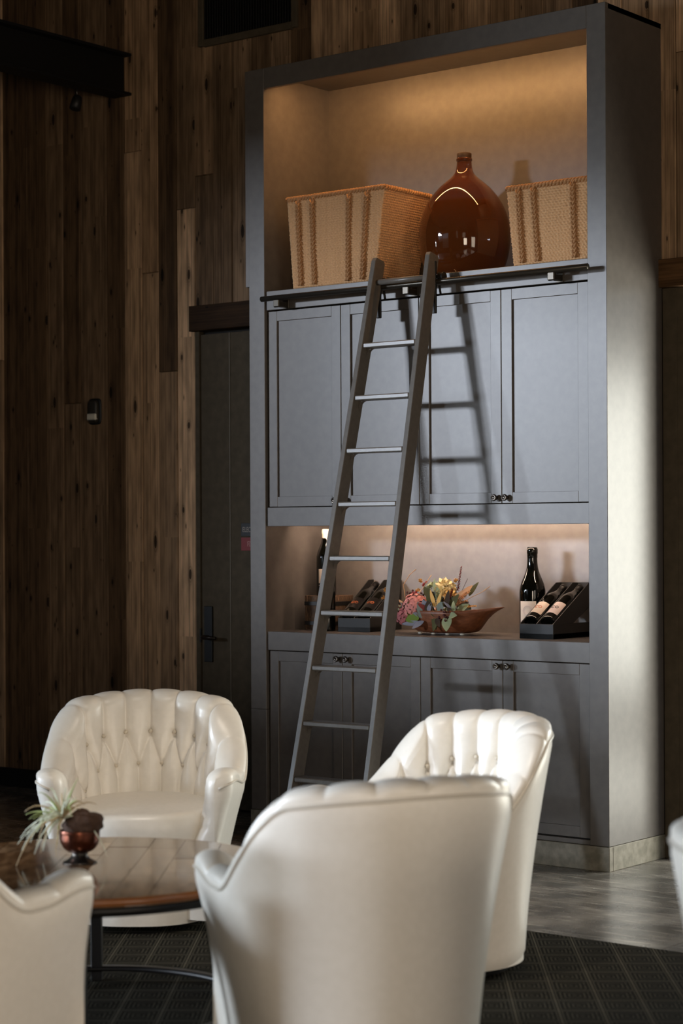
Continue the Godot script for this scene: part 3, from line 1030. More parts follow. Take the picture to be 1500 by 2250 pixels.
func tray(label: String, at: Vector3, turn: float) -> Node3D:
	var o := thing("bottle_display_box", label, "display box", at, turn, "black cardboard bottle display boxes")
	# origin: middle of the front bottom edge; the channels rise towards -z
	var w := 0.166
	obj("base", slab(-w / 2, w / 2, 0.0, 0.022, -0.30, 0.0, 0.001), M.card, o)
	obj("front_board", slab(-w / 2, w / 2, 0.0, 0.062, -0.004, 0.0, 0.001), M.card, o)
	obj("side_board", slab(-w / 2, -w / 2 + 0.004, 0.0, 0.062, -0.30, -0.004, 0.0005), M.card, o)
	obj("side_board", slab(w / 2 - 0.004, w / 2, 0.0, 0.062, -0.30, -0.004, 0.0005), M.card, o)
	var poly := PackedVector2Array([Vector2(0.0, 0.062), Vector2(0.285, 0.228), Vector2(0.325, 0.228), Vector2(0.325, 0.150), Vector2(0.155, 0.062)])
	for x in [-w / 2, -0.002, w / 2 - 0.004]:
		var s := begin()
		prism(s, poly, 0.0, 0.004, Transform3D(Basis(Vector3(0, 0, -1), Vector3(0, 1, 0), Vector3(1, 0, 0)), Vector3(x, 0, 0)))
		obj("divider", s, M.card, o)
	var s2 := begin()
	quad(s2, Vector3(-w / 2, 0.062, -0.155), Vector3(w / 2, 0.062, -0.155), Vector3(w / 2, 0.150, -0.325), Vector3(-w / 2, 0.150, -0.325))
	quad(s2, Vector3(w / 2, 0.062, -0.157), Vector3(-w / 2, 0.062, -0.157), Vector3(-w / 2, 0.147, -0.327), Vector3(w / 2, 0.147, -0.327))
	obj("channel_floor", s2, M.card, o)
	obj("end_board", slab(-w / 2, w / 2, 0.150, 0.229, -0.329, -0.325, 0.001), M.card, o)
	return o

func tray_bottle(box_at: Transform3D, x: float, label: String, mark: Material, group: String, paper: Material) -> void:
	var o := thing("wine_bottle", label, "bottle", Vector3.ZERO, 0.0, group)
	var dir := Vector3(0, 0.166, -0.285).normalized()
	var up := Vector3(0, 0.285, 0.166).normalized()
	var start := Vector3(x, 0.062, -0.004) - up * 0.014 + dir * 0.022
	var local := Transform3D(Basis(dir.cross(up), dir, up), start)
	o.transform = box_at * local
	bottle(o, 0.0365, 0.295, 0.165, M.foil, 0.80)
	label_on(o, 0.0365, -0.95, 0.95, 0.035, 0.118, paper)
	ring_mark(o, 0.0365, -0.18, 0.078, 0.008, mark, 0.7, 5.6, 0.0013)
	ring_mark(o, 0.0365, 0.27, 0.078, 0.007, mark, 0.0, TAU, 0.0013)

func build_counter_goods() -> void:
	var y := 0.9155
	# crate and the bottles by it, left
	var cr := thing("wooden_crate", "old wooden crate with dark bands at the left end of the counter", "crate", Vector3(-1.660, y, -0.290), 0.1)
	var hw := 0.080
	for i in 4:
		var basis := Basis(Vector3.UP, PI / 2 * i)
		for j in 5:
			var s := begin()
			var x := -hw + 0.0176 + j * (2 * hw / 5.0)
			box(s, Vector3(x, 0.0795, hw - 0.006 + rnd(-0.0015, 0.0015)), Vector3(0.0335, 0.159 + rnd(-0.004, 0.0), 0.012), 0.002, Transform3D(basis, Vector3.ZERO))
			obj("stave", s, M.crate, cr)
	for by in [0.032, 0.122]:
		var s := begin()
		for i in 4:
			box(s, Vector3(0, by, hw + 0.0015), Vector3(2 * hw + 0.006, 0.018, 0.003), 0.001, Transform3D(Basis(Vector3.UP, PI / 2 * i), Vector3.ZERO))
		obj("iron_band", s, M.iron, cr)
	obj("lid_board", slab(-hw + 0.008, hw - 0.008, 0.140, 0.152, -hw + 0.008, hw - 0.008, 0.001), M.crate, cr)

	var b := thing("wine_bottle", "dark wine bottle with white capsule standing on the wooden crate", "bottle", Vector3(-1.685, y + 0.152, -0.30), 0.66)
	bottle(b, 0.0455, 0.312, 0.175, M.capsule, 0.83)
	label_on(b, 0.0455, -0.85, 0.6, 0.062, 0.128, M.label)
	ring_mark(b, 0.0455, 0.0, 0.083, 0.004, M.label_pink)
	label_on(b, 0.0455, -0.85, 0.6, 0.051, 0.0535, M.label)
	b = thing("wine_bottle", "plain black wine bottle standing in front of the wooden crate", "bottle", Vector3(-1.572, y, -0.166), 0.0)
	bottle(b, 0.0375, 0.30, 0.170, M.foil, 0.80)

	var tl := tray("black bottle display box left of the flower bowl", Vector3(-1.418, y, -0.165), 0.15)
	for q in [[-0.041, "left of two bottles lying in the display box left of the flower bowl"], [0.041, "right of two bottles lying in the display box left of the flower bowl"]]:
		tray_bottle(tl.transform, q[0], q[1], M.ochre, "bottles lying in the display boxes", M.foil)
	var tr := tray("black bottle display box against the right end of the counter niche", Vector3(-0.411, y, -0.110), 0.0)
	tray_bottle(tr.transform, -0.041, "wine bottle with orange emblem lying in the right display box", M.ochre, "bottles lying in the display boxes", M.label)
	tray_bottle(tr.transform, 0.041, "wine bottle with black emblem lying in the right display box", M.ink, "bottles lying in the display boxes", M.label_pink)

	var mg := thing("wine_bottle", "large dark wine bottle standing behind the right display box", "bottle", Vector3(-0.568, y, -0.325), 0.30)
	bottle(mg, 0.056, 0.380, 0.186, M.bottle, 0.88)
	label_on(mg, 0.056, -0.85, 0.55, 0.055, 0.150, M.label)
	ring_mark(mg, 0.056, -0.12, 0.110, 0.021, M.label_pink, 0.0, TAU, 0.0012)
	ring_mark(mg, 0.056, -0.12, 0.110, 0.015, M.label_pink, 0.0, TAU, 0.001)

	# dough bowl
	var bw := thing("dough_bowl", "long carved brown wooden bowl holding the dried flowers", "bowl", Vector3(-0.945, y, -0.225), 0.0)
	var outer := []
	var inner := []
	var nu := 48
	for j in 11:
		var v := j / 10.0
		outer.append(bowl_ring(v, nu, 0.0))
		inner.append(bowl_ring(1.0 - v * 0.93, nu, 0.011))
	var s3 := begin(false)
	var rows := [same(Vector3(0, 0.008, 0), nu)]
	rows.append_array(outer)
	rows.append_array(inner)
	rows.append(same(Vector3(0, 0.022, 0), nu))
	grid(s3, rows, true)
	obj("carved_body", s3, M.bowl, bw)
	for i in 4:
		var s := begin(false)
		ball(s, Vector3(-0.115 + i * 0.075, 0.0045, 0.052 - 0.004 * absf(i - 1.5)), 0.011, 12, Vector3(1, 0.42, 0.7))
		obj("foot", s, M.white, bw)
	flowers(Vector3(-0.945, y, -0.225))

func bowl_ring(v: float, n: int, wall: float) -> Array:
	# v 0 at the foot, 1 at the rim; long axis x with drawn-out lips
	var row := []
	for i in n:
		var a := TAU * i / n
		var e := pow(absf(cos(a)), 5.0)
		var lip := e * pow(v, 4.5)
		var rx: float = lerpf(0.110, 0.205, pow(v, 0.45)) + 0.092 * lip - wall
		var rz: float = lerpf(0.060, 0.118, pow(v, 0.5)) - wall
		var yy: float = 0.008 + pow(v, 1.5) * (0.098 + 0.018 * e) + wall * (1.0 - v)
		row.append(Vector3(rx * cos(a), yy, -rz * signf(sin(a)) * pow(absf(sin(a)), 0.85) * (1.0 - 0.15 * lip)))
	return row

func leaf(s: SurfaceTool, p: Vector3, dir: Vector3, up: Vector3, len_: float, w: float, bend := 0.3) -> void:
	var side := dir.cross(up).normalized()
	var nrm := side.cross(dir).normalized()
	var top := []
	var bot := []
	for i in 9:
		var t := i / 8.0
		var ww := w * pow(sin(PI * (0.04 + 0.94 * pow(t, 0.85))), 0.8)
		var c := p + dir * (len_ * t) - nrm * (bend * len_ * t * t)
		var fold := 0.25 * ww
		top.append([c - side * ww + nrm * fold, c, c + side * ww + nrm * fold])
		bot.append([c - side * ww + nrm * (fold - 0.0008), c - nrm * 0.0012, c + side * ww + nrm * (fold - 0.0008)])
	grid(s, top, false, true)
	grid(s, bot, false, false)

func flowers(o: Vector3) -> void:
	var f := thing("flower_arrangement", "dried flower arrangement of pink and cream blooms in the wooden bowl", "flowers", o)
	var r := RandomNumberGenerator.new()
	r.seed = 7
	var col := func(a: Color) -> StandardMaterial3D:
		var m := mat(a, 0.75, 0.0, 0.25)
		m.backlight_enabled = true
		m.backlight = a * 0.25
		return m
	var sage: Material = col.call(Color(0.46, 0.50, 0.46))
	var lilac: Material = col.call(Color(0.50, 0.50, 0.54))
	var green: Material = col.call(Color(0.42, 0.50, 0.22))
	var olive: Material = col.call(Color(0.33, 0.33, 0.22))
	var mint: Material = col.call(Color(0.60, 0.64, 0.50))
	var umber: Material = col.call(Color(0.26, 0.21, 0.17))
	var pink: Material = col.call(Color(0.80, 0.53, 0.50))
	var rose: Material = col.call(Color(0.66, 0.40, 0.41))
	var cream: Material = col.call(Color(0.95, 0.87, 0.66))
	var gold: Material = col.call(Color(0.88, 0.70, 0.42))
	var straw: Material = col.call(Color(0.80, 0.62, 0.46))
	var wine := mat(Color(0.24, 0.07, 0.09), 0.35)
	var red := mat(Color(0.48, 0.09, 0.09), 0.35)
	var rust: Material = col.call(Color(0.46, 0.20, 0.17))
	var brown := mat(Color(0.24, 0.15, 0.11), 0.6)
	# hydrangea heads: many small four-petalled florets on a dome
	for hd in [[Vector3(-0.125, 0.118, 0.062), 0.060, pink, 120], [Vector3(-0.165, 0.075, 0.085), 0.040, rose, 64]]:
		var s := begin(false)
		for i in hd[3]:
			var z: float = 1.0 - 1.75 * (i + 0.5) / hd[3]
			var a: float = i * 2.39996
			var n := Vector3(sqrt(1 - z * z) * cos(a), z, sqrt(1 - z * z) * sin(a))
			var c: Vector3 = hd[0] + n * hd[1] * r.randf_range(0.86, 1.06)
			var t := n.cross(Vector3(0.3, 1, 0.2)).normalized().rotated(n, r.randf() * TAU)
			for k in 4:
				var d := t.rotated(n, PI / 2 * k)
				leaf(s, c, (d + n * 0.5).normalized(), n, r.randf_range(0.009, 0.012), 0.0062, 0.5)
		obj("hydrangea_bloom", s, hd[2], f)
	# cream cockscomb-like bloom: ruffled petals
	for hd in [[Vector3(-0.005, 0.195, 0.010), 0.050, cream, 150], [Vector3(0.038, 0.168, 0.030), 0.034, gold, 44], [Vector3(-0.085, 0.205, 0.0), 0.026, mint, 24]]:
		var s := begin(false)
		for i in hd[3]:
			var z: float = 1.0 - 1.5 * (i + 0.5) / hd[3]
			var a: float = i * 2.39996
			var n := Vector3(sqrt(1 - z * z) * cos(a), z, sqrt(1 - z * z) * sin(a))
			leaf(s, hd[0] + n * hd[1] * 0.35, n, n.cross(Vector3(r.randf() - 0.5, 0.3, r.randf() - 0.5)).normalized(), hd[1] * r.randf_range(0.50, 0.70), hd[1] * 0.26, r.randf_range(-0.9, 0.9))
		obj("cream_bloom", s, hd[2], f)
	# leaves [base, direction, length, width, material]
	for q in [
		[Vector3(-0.062, 0.075, 0.10), Vector3(-0.75, 0.62, 0.2), 0.085, 0.014, lilac], [Vector3(-0.058, 0.072, 0.105), Vector3(-0.25, 0.95, 0.2), 0.075, 0.013, sage],
		[Vector3(-0.075, 0.070, 0.11), Vector3(-0.98, 0.12, 0.1), 0.085, 0.024, green], [Vector3(-0.05, 0.052, 0.12), Vector3(-1.0, -0.02, 0.1), 0.11, 0.012, lilac],
		[Vector3(-0.045, 0.060, 0.115), Vector3(-0.55, -0.35, 0.35), 0.06, 0.012, lilac], [Vector3(-0.03, 0.10, 0.10), Vector3(-0.4, 0.75, 0.1), 0.06, 0.016, lilac],
		[Vector3(-0.03, 0.09, 0.105), Vector3(0.3, 0.85, 0.1), 0.055, 0.011, lilac], [Vector3(-0.02, 0.085, 0.10), Vector3(-0.1, 0.9, 0.2), 0.065, 0.02, umber],
		[Vector3(0.0, 0.09, 0.10), Vector3(0.3, -0.9, 0.3), 0.07, 0.014, olive], [Vector3(0.02, 0.09, 0.10), Vector3(-0.1, -0.9, 0.4), 0.075, 0.014, olive],
		[Vector3(0.03, 0.095, 0.095), Vector3(0.15, 0.95, 0.2), 0.05, 0.017, sage], [Vector3(-0.03, 0.13, 0.06), Vector3(-0.3, 0.9, 0.2), 0.07, 0.022, olive],
		[Vector3(0.0, 0.14, 0.05), Vector3(-0.25, 0.96, 0.0), 0.10, 0.011, mint], [Vector3(-0.035, 0.15, 0.03), Vector3(-0.12, 0.98, 0.1), 0.095, 0.012, mint],
		[Vector3(0.075, 0.085, 0.10), Vector3(0.15, -0.85, 0.5), 0.070, 0.024, mint], [Vector3(0.07, 0.085, 0.10), Vector3(0.9, 0.1, 0.3), 0.06, 0.016, mint],
		[Vector3(0.10, 0.10, 0.07), Vector3(0.8, 0.5, 0.1), 0.07, 0.018, mint], [Vector3(0.06, 0.11, 0.07), Vector3(0.5, 0.8, 0.0), 0.08, 0.018, olive],
		[Vector3(0.12, 0.11, 0.05), Vector3(0.95, -0.15, 0.2), 0.06, 0.012, sage], [Vector3(0.10, 0.12, 0.06), Vector3(0.9, 0.45, 0.1), 0.06, 0.014, umber],
		[Vector3(0.09, 0.16, 0.03), Vector3(0.7, 0.7, 0.0), 0.08, 0.015, straw], [Vector3(0.06, 0.14, 0.05), Vector3(0.75, 0.65, 0.1), 0.09, 0.013, straw],
		[Vector3(0.115, 0.17, 0.0), Vector3(0.55, 0.75, 0.0), 0.075, 0.011, olive], [Vector3(0.0, 0.12, 0.09), Vector3(-0.3, 0.9, 0.1), 0.08, 0.009, gold],
		[Vector3(0.01, 0.12, 0.09), Vector3(0.3, 0.9, 0.1), 0.075, 0.009, gold], [Vector3(0.055, 0.12, 0.08), Vector3(0.05, 1.0, 0.0), 0.075, 0.012, umber],
		[Vector3(-0.19, 0.09, 0.04), Vector3(-0.7, 0.5, 0.3), 0.07, 0.012, mint], [Vector3(-0.19, 0.085, 0.05), Vector3(-0.8, 0.1, 0.3), 0.07, 0.012, olive],
		[Vector3(0.06, 0.10, 0.09), Vector3(0.6, 0.3, 0.5), 0.05, 0.013, umber], [Vector3(-0.02, 0.10, 0.10), Vector3(-0.7, 0.5, 0.3), 0.07, 0.010, rust],
		[Vector3(-0.07, 0.16, 0.02), Vector3(-0.55, 0.75, 0.2), 0.06, 0.018, olive], [Vector3(0.02, 0.075, 0.11), Vector3(0.5, -0.6, 0.4), 0.05, 0.012, umber]]:
		var s := begin(false)
		leaf(s, q[0], q[1].normalized(), Vector3(0.15, 0.35, 1).normalized(), q[2], q[3], 0.12)
		obj("leaf", s, q[4], f)
	# small filler leaves all over the mound
	var fill := [sage, mint, olive, umber, lilac, green, straw, mint]
	for i in 84:
		var a := r.randf_range(-2.9, 0.25) if i % 3 == 0 else r.randf_range(-3.1, 0.0)
		var b := Vector3(r.randf_range(-0.20, 0.12), r.randf_range(0.085, 0.15), r.randf_range(-0.01, 0.10))
		b.y -= 0.035 * absf(b.x + 0.04) / 0.16
		var d := Vector3(-cos(a) * 0.9, -sin(a) * 0.9 + 0.25, r.randf_range(-0.1, 0.7))
		var s := begin(false)
		leaf(s, b, d.normalized(), Vector3(r.randf_range(-0.5, 0.5), 0.4, 1).normalized(), r.randf_range(0.028, 0.055), r.randf_range(0.005, 0.011), r.randf_range(0.0, 0.5))
		obj("leaf", s, fill[r.randi() % 8], f)
	# berries in bunches
	for bq in [[Vector3(0.055, 0.082, 0.105), 0.022, 14, wine], [Vector3(-0.165, 0.165, 0.04), 0.026, 14, wine], [Vector3(-0.105, 0.215, 0.02), 0.012, 4, red], [Vector3(-0.135, 0.172, 0.06), 0.016, 5, red], [Vector3(0.052, 0.108, 0.105), 0.010, 4, wine], [Vector3(-0.235, 0.12, 0.05), 0.022, 8, red], [Vector3(-0.12, 0.16, 0.03), 0.02, 6, wine]]:
		var s := begin(false)
		for i in bq[2]:
			ball(s, bq[0] + Vector3(r.randf_range(-1, 1), r.randf_range(-1, 1), r.randf_range(-0.6, 0.8)) * bq[1], r.randf_range(0.0048, 0.0064), 9)
		obj("berry_bunch", s, bq[3], f)
	# stems, twigs and seed spikes [points, thickness, material]
	for tq in [
		[[Vector3(-0.14, 0.10, 0.06), Vector3(-0.185, 0.16, 0.06), Vector3(-0.195, 0.215, 0.06), Vector3(-0.16, 0.26, 0.06), Vector3(-0.125, 0.285, 0.06)], 0.0016, straw],
		[[Vector3(-0.15, 0.12, 0.06), Vector3(-0.12, 0.175, 0.05), Vector3(-0.08, 0.22, 0.05), Vector3(-0.05, 0.26, 0.05)], 0.0016, straw],
		[[Vector3(0.09, 0.13, 0.05), Vector3(0.16, 0.165, 0.05), Vector3(0.22, 0.19, 0.05), Vector3(0.26, 0.215, 0.05)], 0.0014, straw],
		[[Vector3(0.06, 0.11, 0.04), Vector3(0.085, 0.18, 0.02), Vector3(0.115, 0.245, 0.01)], 0.0012, brown],
		[[Vector3(0.05, 0.13, 0.04), Vector3(0.07, 0.19, 0.03), Vector3(0.085, 0.23, 0.03)], 0.0012, brown],
		[[Vector3(-0.20, 0.10, 0.05), Vector3(-0.28, 0.15, 0.05), Vector3(-0.30, 0.185, 0.05)], 0.0013, brown],
		[[Vector3(-0.20, 0.11, 0.05), Vector3(-0.255, 0.165, 0.05), Vector3(-0.272, 0.20, 0.05)], 0.0013, brown]]:
		var s := begin(false)
		tube(s, tq[0], tq[1], 6)
		obj("twig", s, tq[2], f)
	for sq in [[Vector3(0.055, 0.19, 0.0), Vector3(0.075, 0.295, 0.0), 0.010, rust], [Vector3(0.048, 0.13, 0.06), Vector3(0.062, 0.20, 0.05), 0.011, rust], [Vector3(-0.005, 0.13, 0.085), Vector3(-0.03, 0.185, 0.07), 0.011, umber], [Vector3(0.13, 0.125, 0.07), Vector3(0.20, 0.130, 0.07), 0.008, gold], [Vector3(0.08, 0.13, 0.06), Vector3(0.15, 0.19, 0.05), 0.013, straw], [Vector3(0.07, 0.125, 0.07), Vector3(0.145, 0.150, 0.06), 0.012, straw]]:
		var s := begin(false)
		for i in 46:
			var t := i / 45.0
			var a := i * 2.4
			var ax: Vector3 = (sq[1] - sq[0]).normalized()
			var sd: Vector3 = ax.cross(Vector3(0.2, 0.3, 1)).normalized().rotated(ax, a)
			leaf(s, sq[0].lerp(sq[1], t), (sd + ax * 0.8).normalized(), ax, sq[2] * (1.15 - 0.6 * t), sq[2] * 0.28, 0.1)
		obj("seed_spike", s, sq[3], f)
	for gq in [Vector3(-0.125, 0.232, 0.03), Vector3(-0.13, 0.19, 0.04), Vector3(-0.30, 0.19, 0.05), Vector3(-0.272, 0.165, 0.06), Vector3(-0.262, 0.205, 0.05), Vector3(0.06, 0.235, 0.02), Vector3(-0.31, 0.155, 0.05)]:
		var s := begin(false)
		for i in 26:
			var n := Vector3(r.randf_range(-1, 1), r.randf_range(-0.6, 1), r.randf_range(-1, 1)).normalized()
			leaf(s, gq, n, n.cross(Vector3(0.3, 0.5, 1)).normalized(), 0.013, 0.003, 0.1)
		obj("yellow_tuft", s, gold, f)

# ------------------------------------------------------------------ seating
const CW := 0.362      # half width of a chair
const CHAIR_Z := -0.03 # where the straight arms start

# plan of the chair's outer top edge; u is the distance from the middle of the back
func plan(u: float) -> Array:
	var q := 0.545      # length of the quarter curve
	var a := absf(u)
	var sg := signf(u)
	var p: Vector2
	var n: Vector2      # pointing inwards
	if a < q:
		var t := a / q * PI / 2
		p = Vector2(CW * sin(t), CHAIR_Z - 0.335 * cos(t))
		n = -Vector2(sin(t) / CW, -cos(t) / 0.335).normalized()
	else:
		var f := a - q
		p = Vector2(CW - 0.05 * pow(f / 0.30, 2.0) * 0.5, CHAIR_Z + f)
		n = Vector2(-1, -0.05 * f / 0.3).normalized()
	if sg < 0:
		p.x = -p.x
		n.x = -n.x
	return [p, n]

const U_END := 0.845

func top_of(u: float) -> float:
	var a := absf(u)
	var h := 0.778 - 0.035 * pow(minf(a, 0.40) / 0.40, 2.0)
	h = lerpf(h, 0.528, sm(0.33, 0.635, a))
	h += 0.022 * sm(0.68, 0.83, a)
	return h

func outer_in(y: float, h: float) -> float:     # how far the outside stands in from the top edge
	var t := clampf(1.0 - y / (h - 0.03), 0.0, 1.0)
	return 0.088 * (1.0 - pow(1.0 - t, 1.5))

func tuft(s: float, y: float, yu: float, yl: float) -> float:
	var dl := 0.105
	var a := s / dl
	var d: float
	var dent := 0.0
	var ku := roundf(a)
	var kl := roundf(a - 0.5) + 0.5
	if y >= yu:
		d = absf(a - ku) * dl
	elif y <= yl:
		d = absf(a - kl) * dl
	else:
		var t := (yu - y) / (yu - yl)
		d = absf(absf(a - ku) - 0.5 * t) * dl * 0.9
	var bu := Vector2((a - ku) * dl, y - yu).length()
	var bl := Vector2((a - kl) * dl, y - yl).length()
	dent = 0.014 * exp(-pow(bu / 0.020, 2.0)) + 0.011 * exp(-pow(bl / 0.018, 2.0))
	var k := clampf(d / (dl * 0.5), 0.0, 1.0)
	return 0.026 * sqrt(1.0 - (1.0 - k) * (1.0 - k)) - dent

func make_chair() -> Node3D:
	var o := Node3D.new()
	# outside shell with the roll's outer part up to the piping
	var s := begin(false)
	var rows := []
	var nu := 120
	for i in nu + 1:
		var u := lerpf(-U_END, U_END, float(i) / nu)
		rows.append(shell_column(u))
	for side in [0, 1]:      # rounded fronts of the arms
		var u := -U_END if side == 0 else U_END
		var base := shell_column(u)
		var extra := []
		for k in range(1, 8):
			var th := PI / 2 * k / 7.0
			var col := []
			for j in base.size():
				col.append(front_round(base[j], u, th))
			extra.append(col)
		if side == 0:
			extra.reverse()
			rows = extra + rows
		else:
			rows = rows + extra
	grid(s, rows, false, false)
	obj("outer_shell", s, M.leather, o)
	# tufted inside with the roll
	s = begin(false)
	rows = []
	var nn := 300
	for i in nn + 1:
		var u := lerpf(-U_END, U_END, float(i) / nn)
		rows.append(inner_column(u))
	for side in [0, 1]:
		var u := -U_END if side == 0 else U_END
		var base := inner_column(u)
		var extra := []
		for k in range(1, 10):
			var th := PI / 2 * k / 9.0
			var col := []
			for j in base.size():
				col.append(front_round(base[j], u, th))
			extra.append(col)
		if side == 0:
			extra.reverse()
			rows = extra + rows
		else:
			rows = rows + extra
	grid(s, rows, false, true)
	obj("tufted_back", s, M.leather, o)
	# piping between shell and roll
	s = begin(false)
	var pts := []
	for i in 121:
		var u := lerpf(-U_END, U_END, i / 120.0)
		var pn := plan(u)
		var p: Vector2 = pn[0] + pn[1] * -0.001
		pts.append(Vector3(p.x, top_of(u) - 0.042, p.y))
	for k in [0, 1]:
		var u := U_END if k == 1 else -U_END
		var col := []
		for j in range(1, 7):
			col.append(front_round(pts[pts.size() - 1] if k == 1 else pts[0], u, PI / 2 * j / 7.0))
		if k == 1:
			pts.append_array(col)
		else:
			col.reverse()
			pts = col + pts
	tube(s, pts, 0.0048, 8)
	obj("piping", s, M.piping, o)
	# buttons
	for k in range(-8, 9):
		for lower in [false, true]:
			var sx: float = (k + (0.5 if lower else 0.0)) * 0.105
			var u: float = sx / 0.86
			if absf(u) > 0.72 or (lower and absf(u) > 0.52):
				continue
			var hh := top_of(u)
			var yy := hh - (0.262 if lower else 0.148)
			if yy < 0.42:
				continue
			var b := begin(false)
			var pn := plan(u)
			var off := inner_off(yy, hh) - 0.002
			var p: Vector2 = pn[0] + pn[1] * off
			ball(b, Vector3(p.x, yy, p.y), 0.0078, 10, Vector3(1, 1, 1))
			obj("button", b, M.button, o)
	# seat cushion and the body under it
	s = begin(false)
	seat_block(s, 0.285, 0.405, 0.272, 0.345, 0.035, 0.022)
	obj("seat_cushion", s, M.leather, o)
	s = begin(false)
	seat_block(s, 0.026, 0.29, 0.262, 0.338, 0.018, 0.0)
	obj("front_apron", s, M.leather, o)
	s = begin(false)
	lathe(s, [Vector2(0, 0.052), Vector2(0.22, 0.052), Vector2(0.22, 0.0), Vector2(0, 0.0)], 40, Vector3(0, 0, -0.02))
	obj("plinth_base", s, M.black, o)
	return o

func shell_column(u: float) -> Array:
	var pn := plan(u)
	var h := top_of(u) - 0.042
	var col := []
	for j in 25:
		var t := j / 24.0
		var y := 0.028 + (h - 0.028) * t
		var off := outer_in(y, h)
		if j == 0:
			off += 0.012
		var p: Vector2 = pn[0] + pn[1] * off
		col.append(Vector3(p.x, y, p.y))
	return col

func thick(u: float) -> float:
	return lerpf(0.098, 0.082, sm(0.3, 0.7, absf(u)))

func inner_off(y: float, h: float) -> float:
	return 0.100 + 0.045 * clampf((h - 0.05 - y) / 0.33, 0.0, 1.0)

func inner_column(u: float) -> Array:
	var pn := plan(u)
	var h := top_of(u)
	var th := thick(u)
	var col := []
	var yu := h - 0.148
	var yl := h - 0.262
	var arm := sm(0.50, 0.66, absf(u))
	yl -= 0.12 * arm
	var su := u * 0.86
	# roll: half ellipse from the piping over the top to the inside
	var rh := 0.046
	for j in 22:
		var a := PI * j / 21.0
		var off := th / 2 - th / 2 * cos(a)
		var y := h - rh + rh * pow(sin(a), 0.75)
		var n := Vector2(-cos(a) , sin(a))
		var fade := 0.60 * sm(0.0, 0.3, float(j) / 21.0) + 0.40 * sm(0.55, 1.0, float(j) / 21.0)
		var f := tuft(su, maxf(y, yu + 0.03), yu, yl) * fade
		var p: Vector2 = pn[0] + pn[1] * (off - n.x * -f * 0.9)
		col.append(Vector3(p.x, y + n.y * f * 0.55 - 0.010 * fade, p.y))
	for j in range(1, 56):
		var y := h - rh - (h - rh - lerpf(0.34, 0.05, sm(0.62, 0.80, absf(u)))) * j / 55.0
		var off := maxf(th, inner_off(y, h) - 0.0) if false else lerpf(th, inner_off(y, h), sm(0.0, 0.5, j / 55.0))
		var f := tuft(su, y, yu, yl)
		var p: Vector2 = pn[0] + pn[1] * (off + f)
		col.append(Vector3(p.x, y - 0.010, p.y))
	return col

func front_round(p: Vector3, u: float, th: float) -> Vector3:
	var pn := plan(u)
	var mid: Vector2 = pn[0] + pn[1] * 0.062
	var n: Vector2 = pn[1]
	var fw := Vector2(-n.y, n.x) if u < 0 else Vector2(n.y, -n.x)
	if fw.y < 0:
		fw = -fw
	var q := Vector2(p.x, p.z)
	var d := (q - mid).dot(n)
	var c := cos(th)
	var e := 0.050 * sin(th)
	var nq := mid + n * d * c + fw * e
	var top := top_of(u)
	var y := p.y
	if p.y > top - 0.12:
		y -= (p.y - (top - 0.12)) * 0.35 * (1.0 - c)
	return Vector3(nq.x, y, nq.y)

func seat_block(s: SurfaceTool, y0: float, y1: float, hw: float, zf: float, round_: float, crown: float) -> void:
	var n := 56
	var rows := []
	for lv in [[0.0, 0.0], [0.0, 0.1], [0.0, 0.55], [0.12, 0.8], [0.4, 0.94], [1.0, 1.0]]:
		rows.append(seat_ring(n, hw - lv[0] * round_, zf - lv[0] * round_, 1.0, y0 + (y1 - y0) * lv[1]))
	for k in [0.75, 0.5, 0.25]:
		rows.append(seat_ring(n, hw - round_, zf - round_, k, y1 + crown * (1 - k * k)))
	rows.append(same(Vector3(0, y1 + crown, -0.02), n))
	grid(s, rows, true)

func seat_ring(n: int, hw: float, zf: float, k: float, y: float) -> Array:
	var row := []
	for i in n:
		var a := -TAU * i / n
		var c := cos(a)
		var sn := sin(a)
		var ex := 2.6 if sn > 0 else 2.2
		var r := pow(pow(absf(c), ex) + pow(absf(sn), ex), -1.0 / ex)
		var z := sn * r * ((zf + 0.02) if sn > 0 else 0.25)
		row.append(Vector3(c * r * hw * k, y, -0.02 + z * k))
	return row

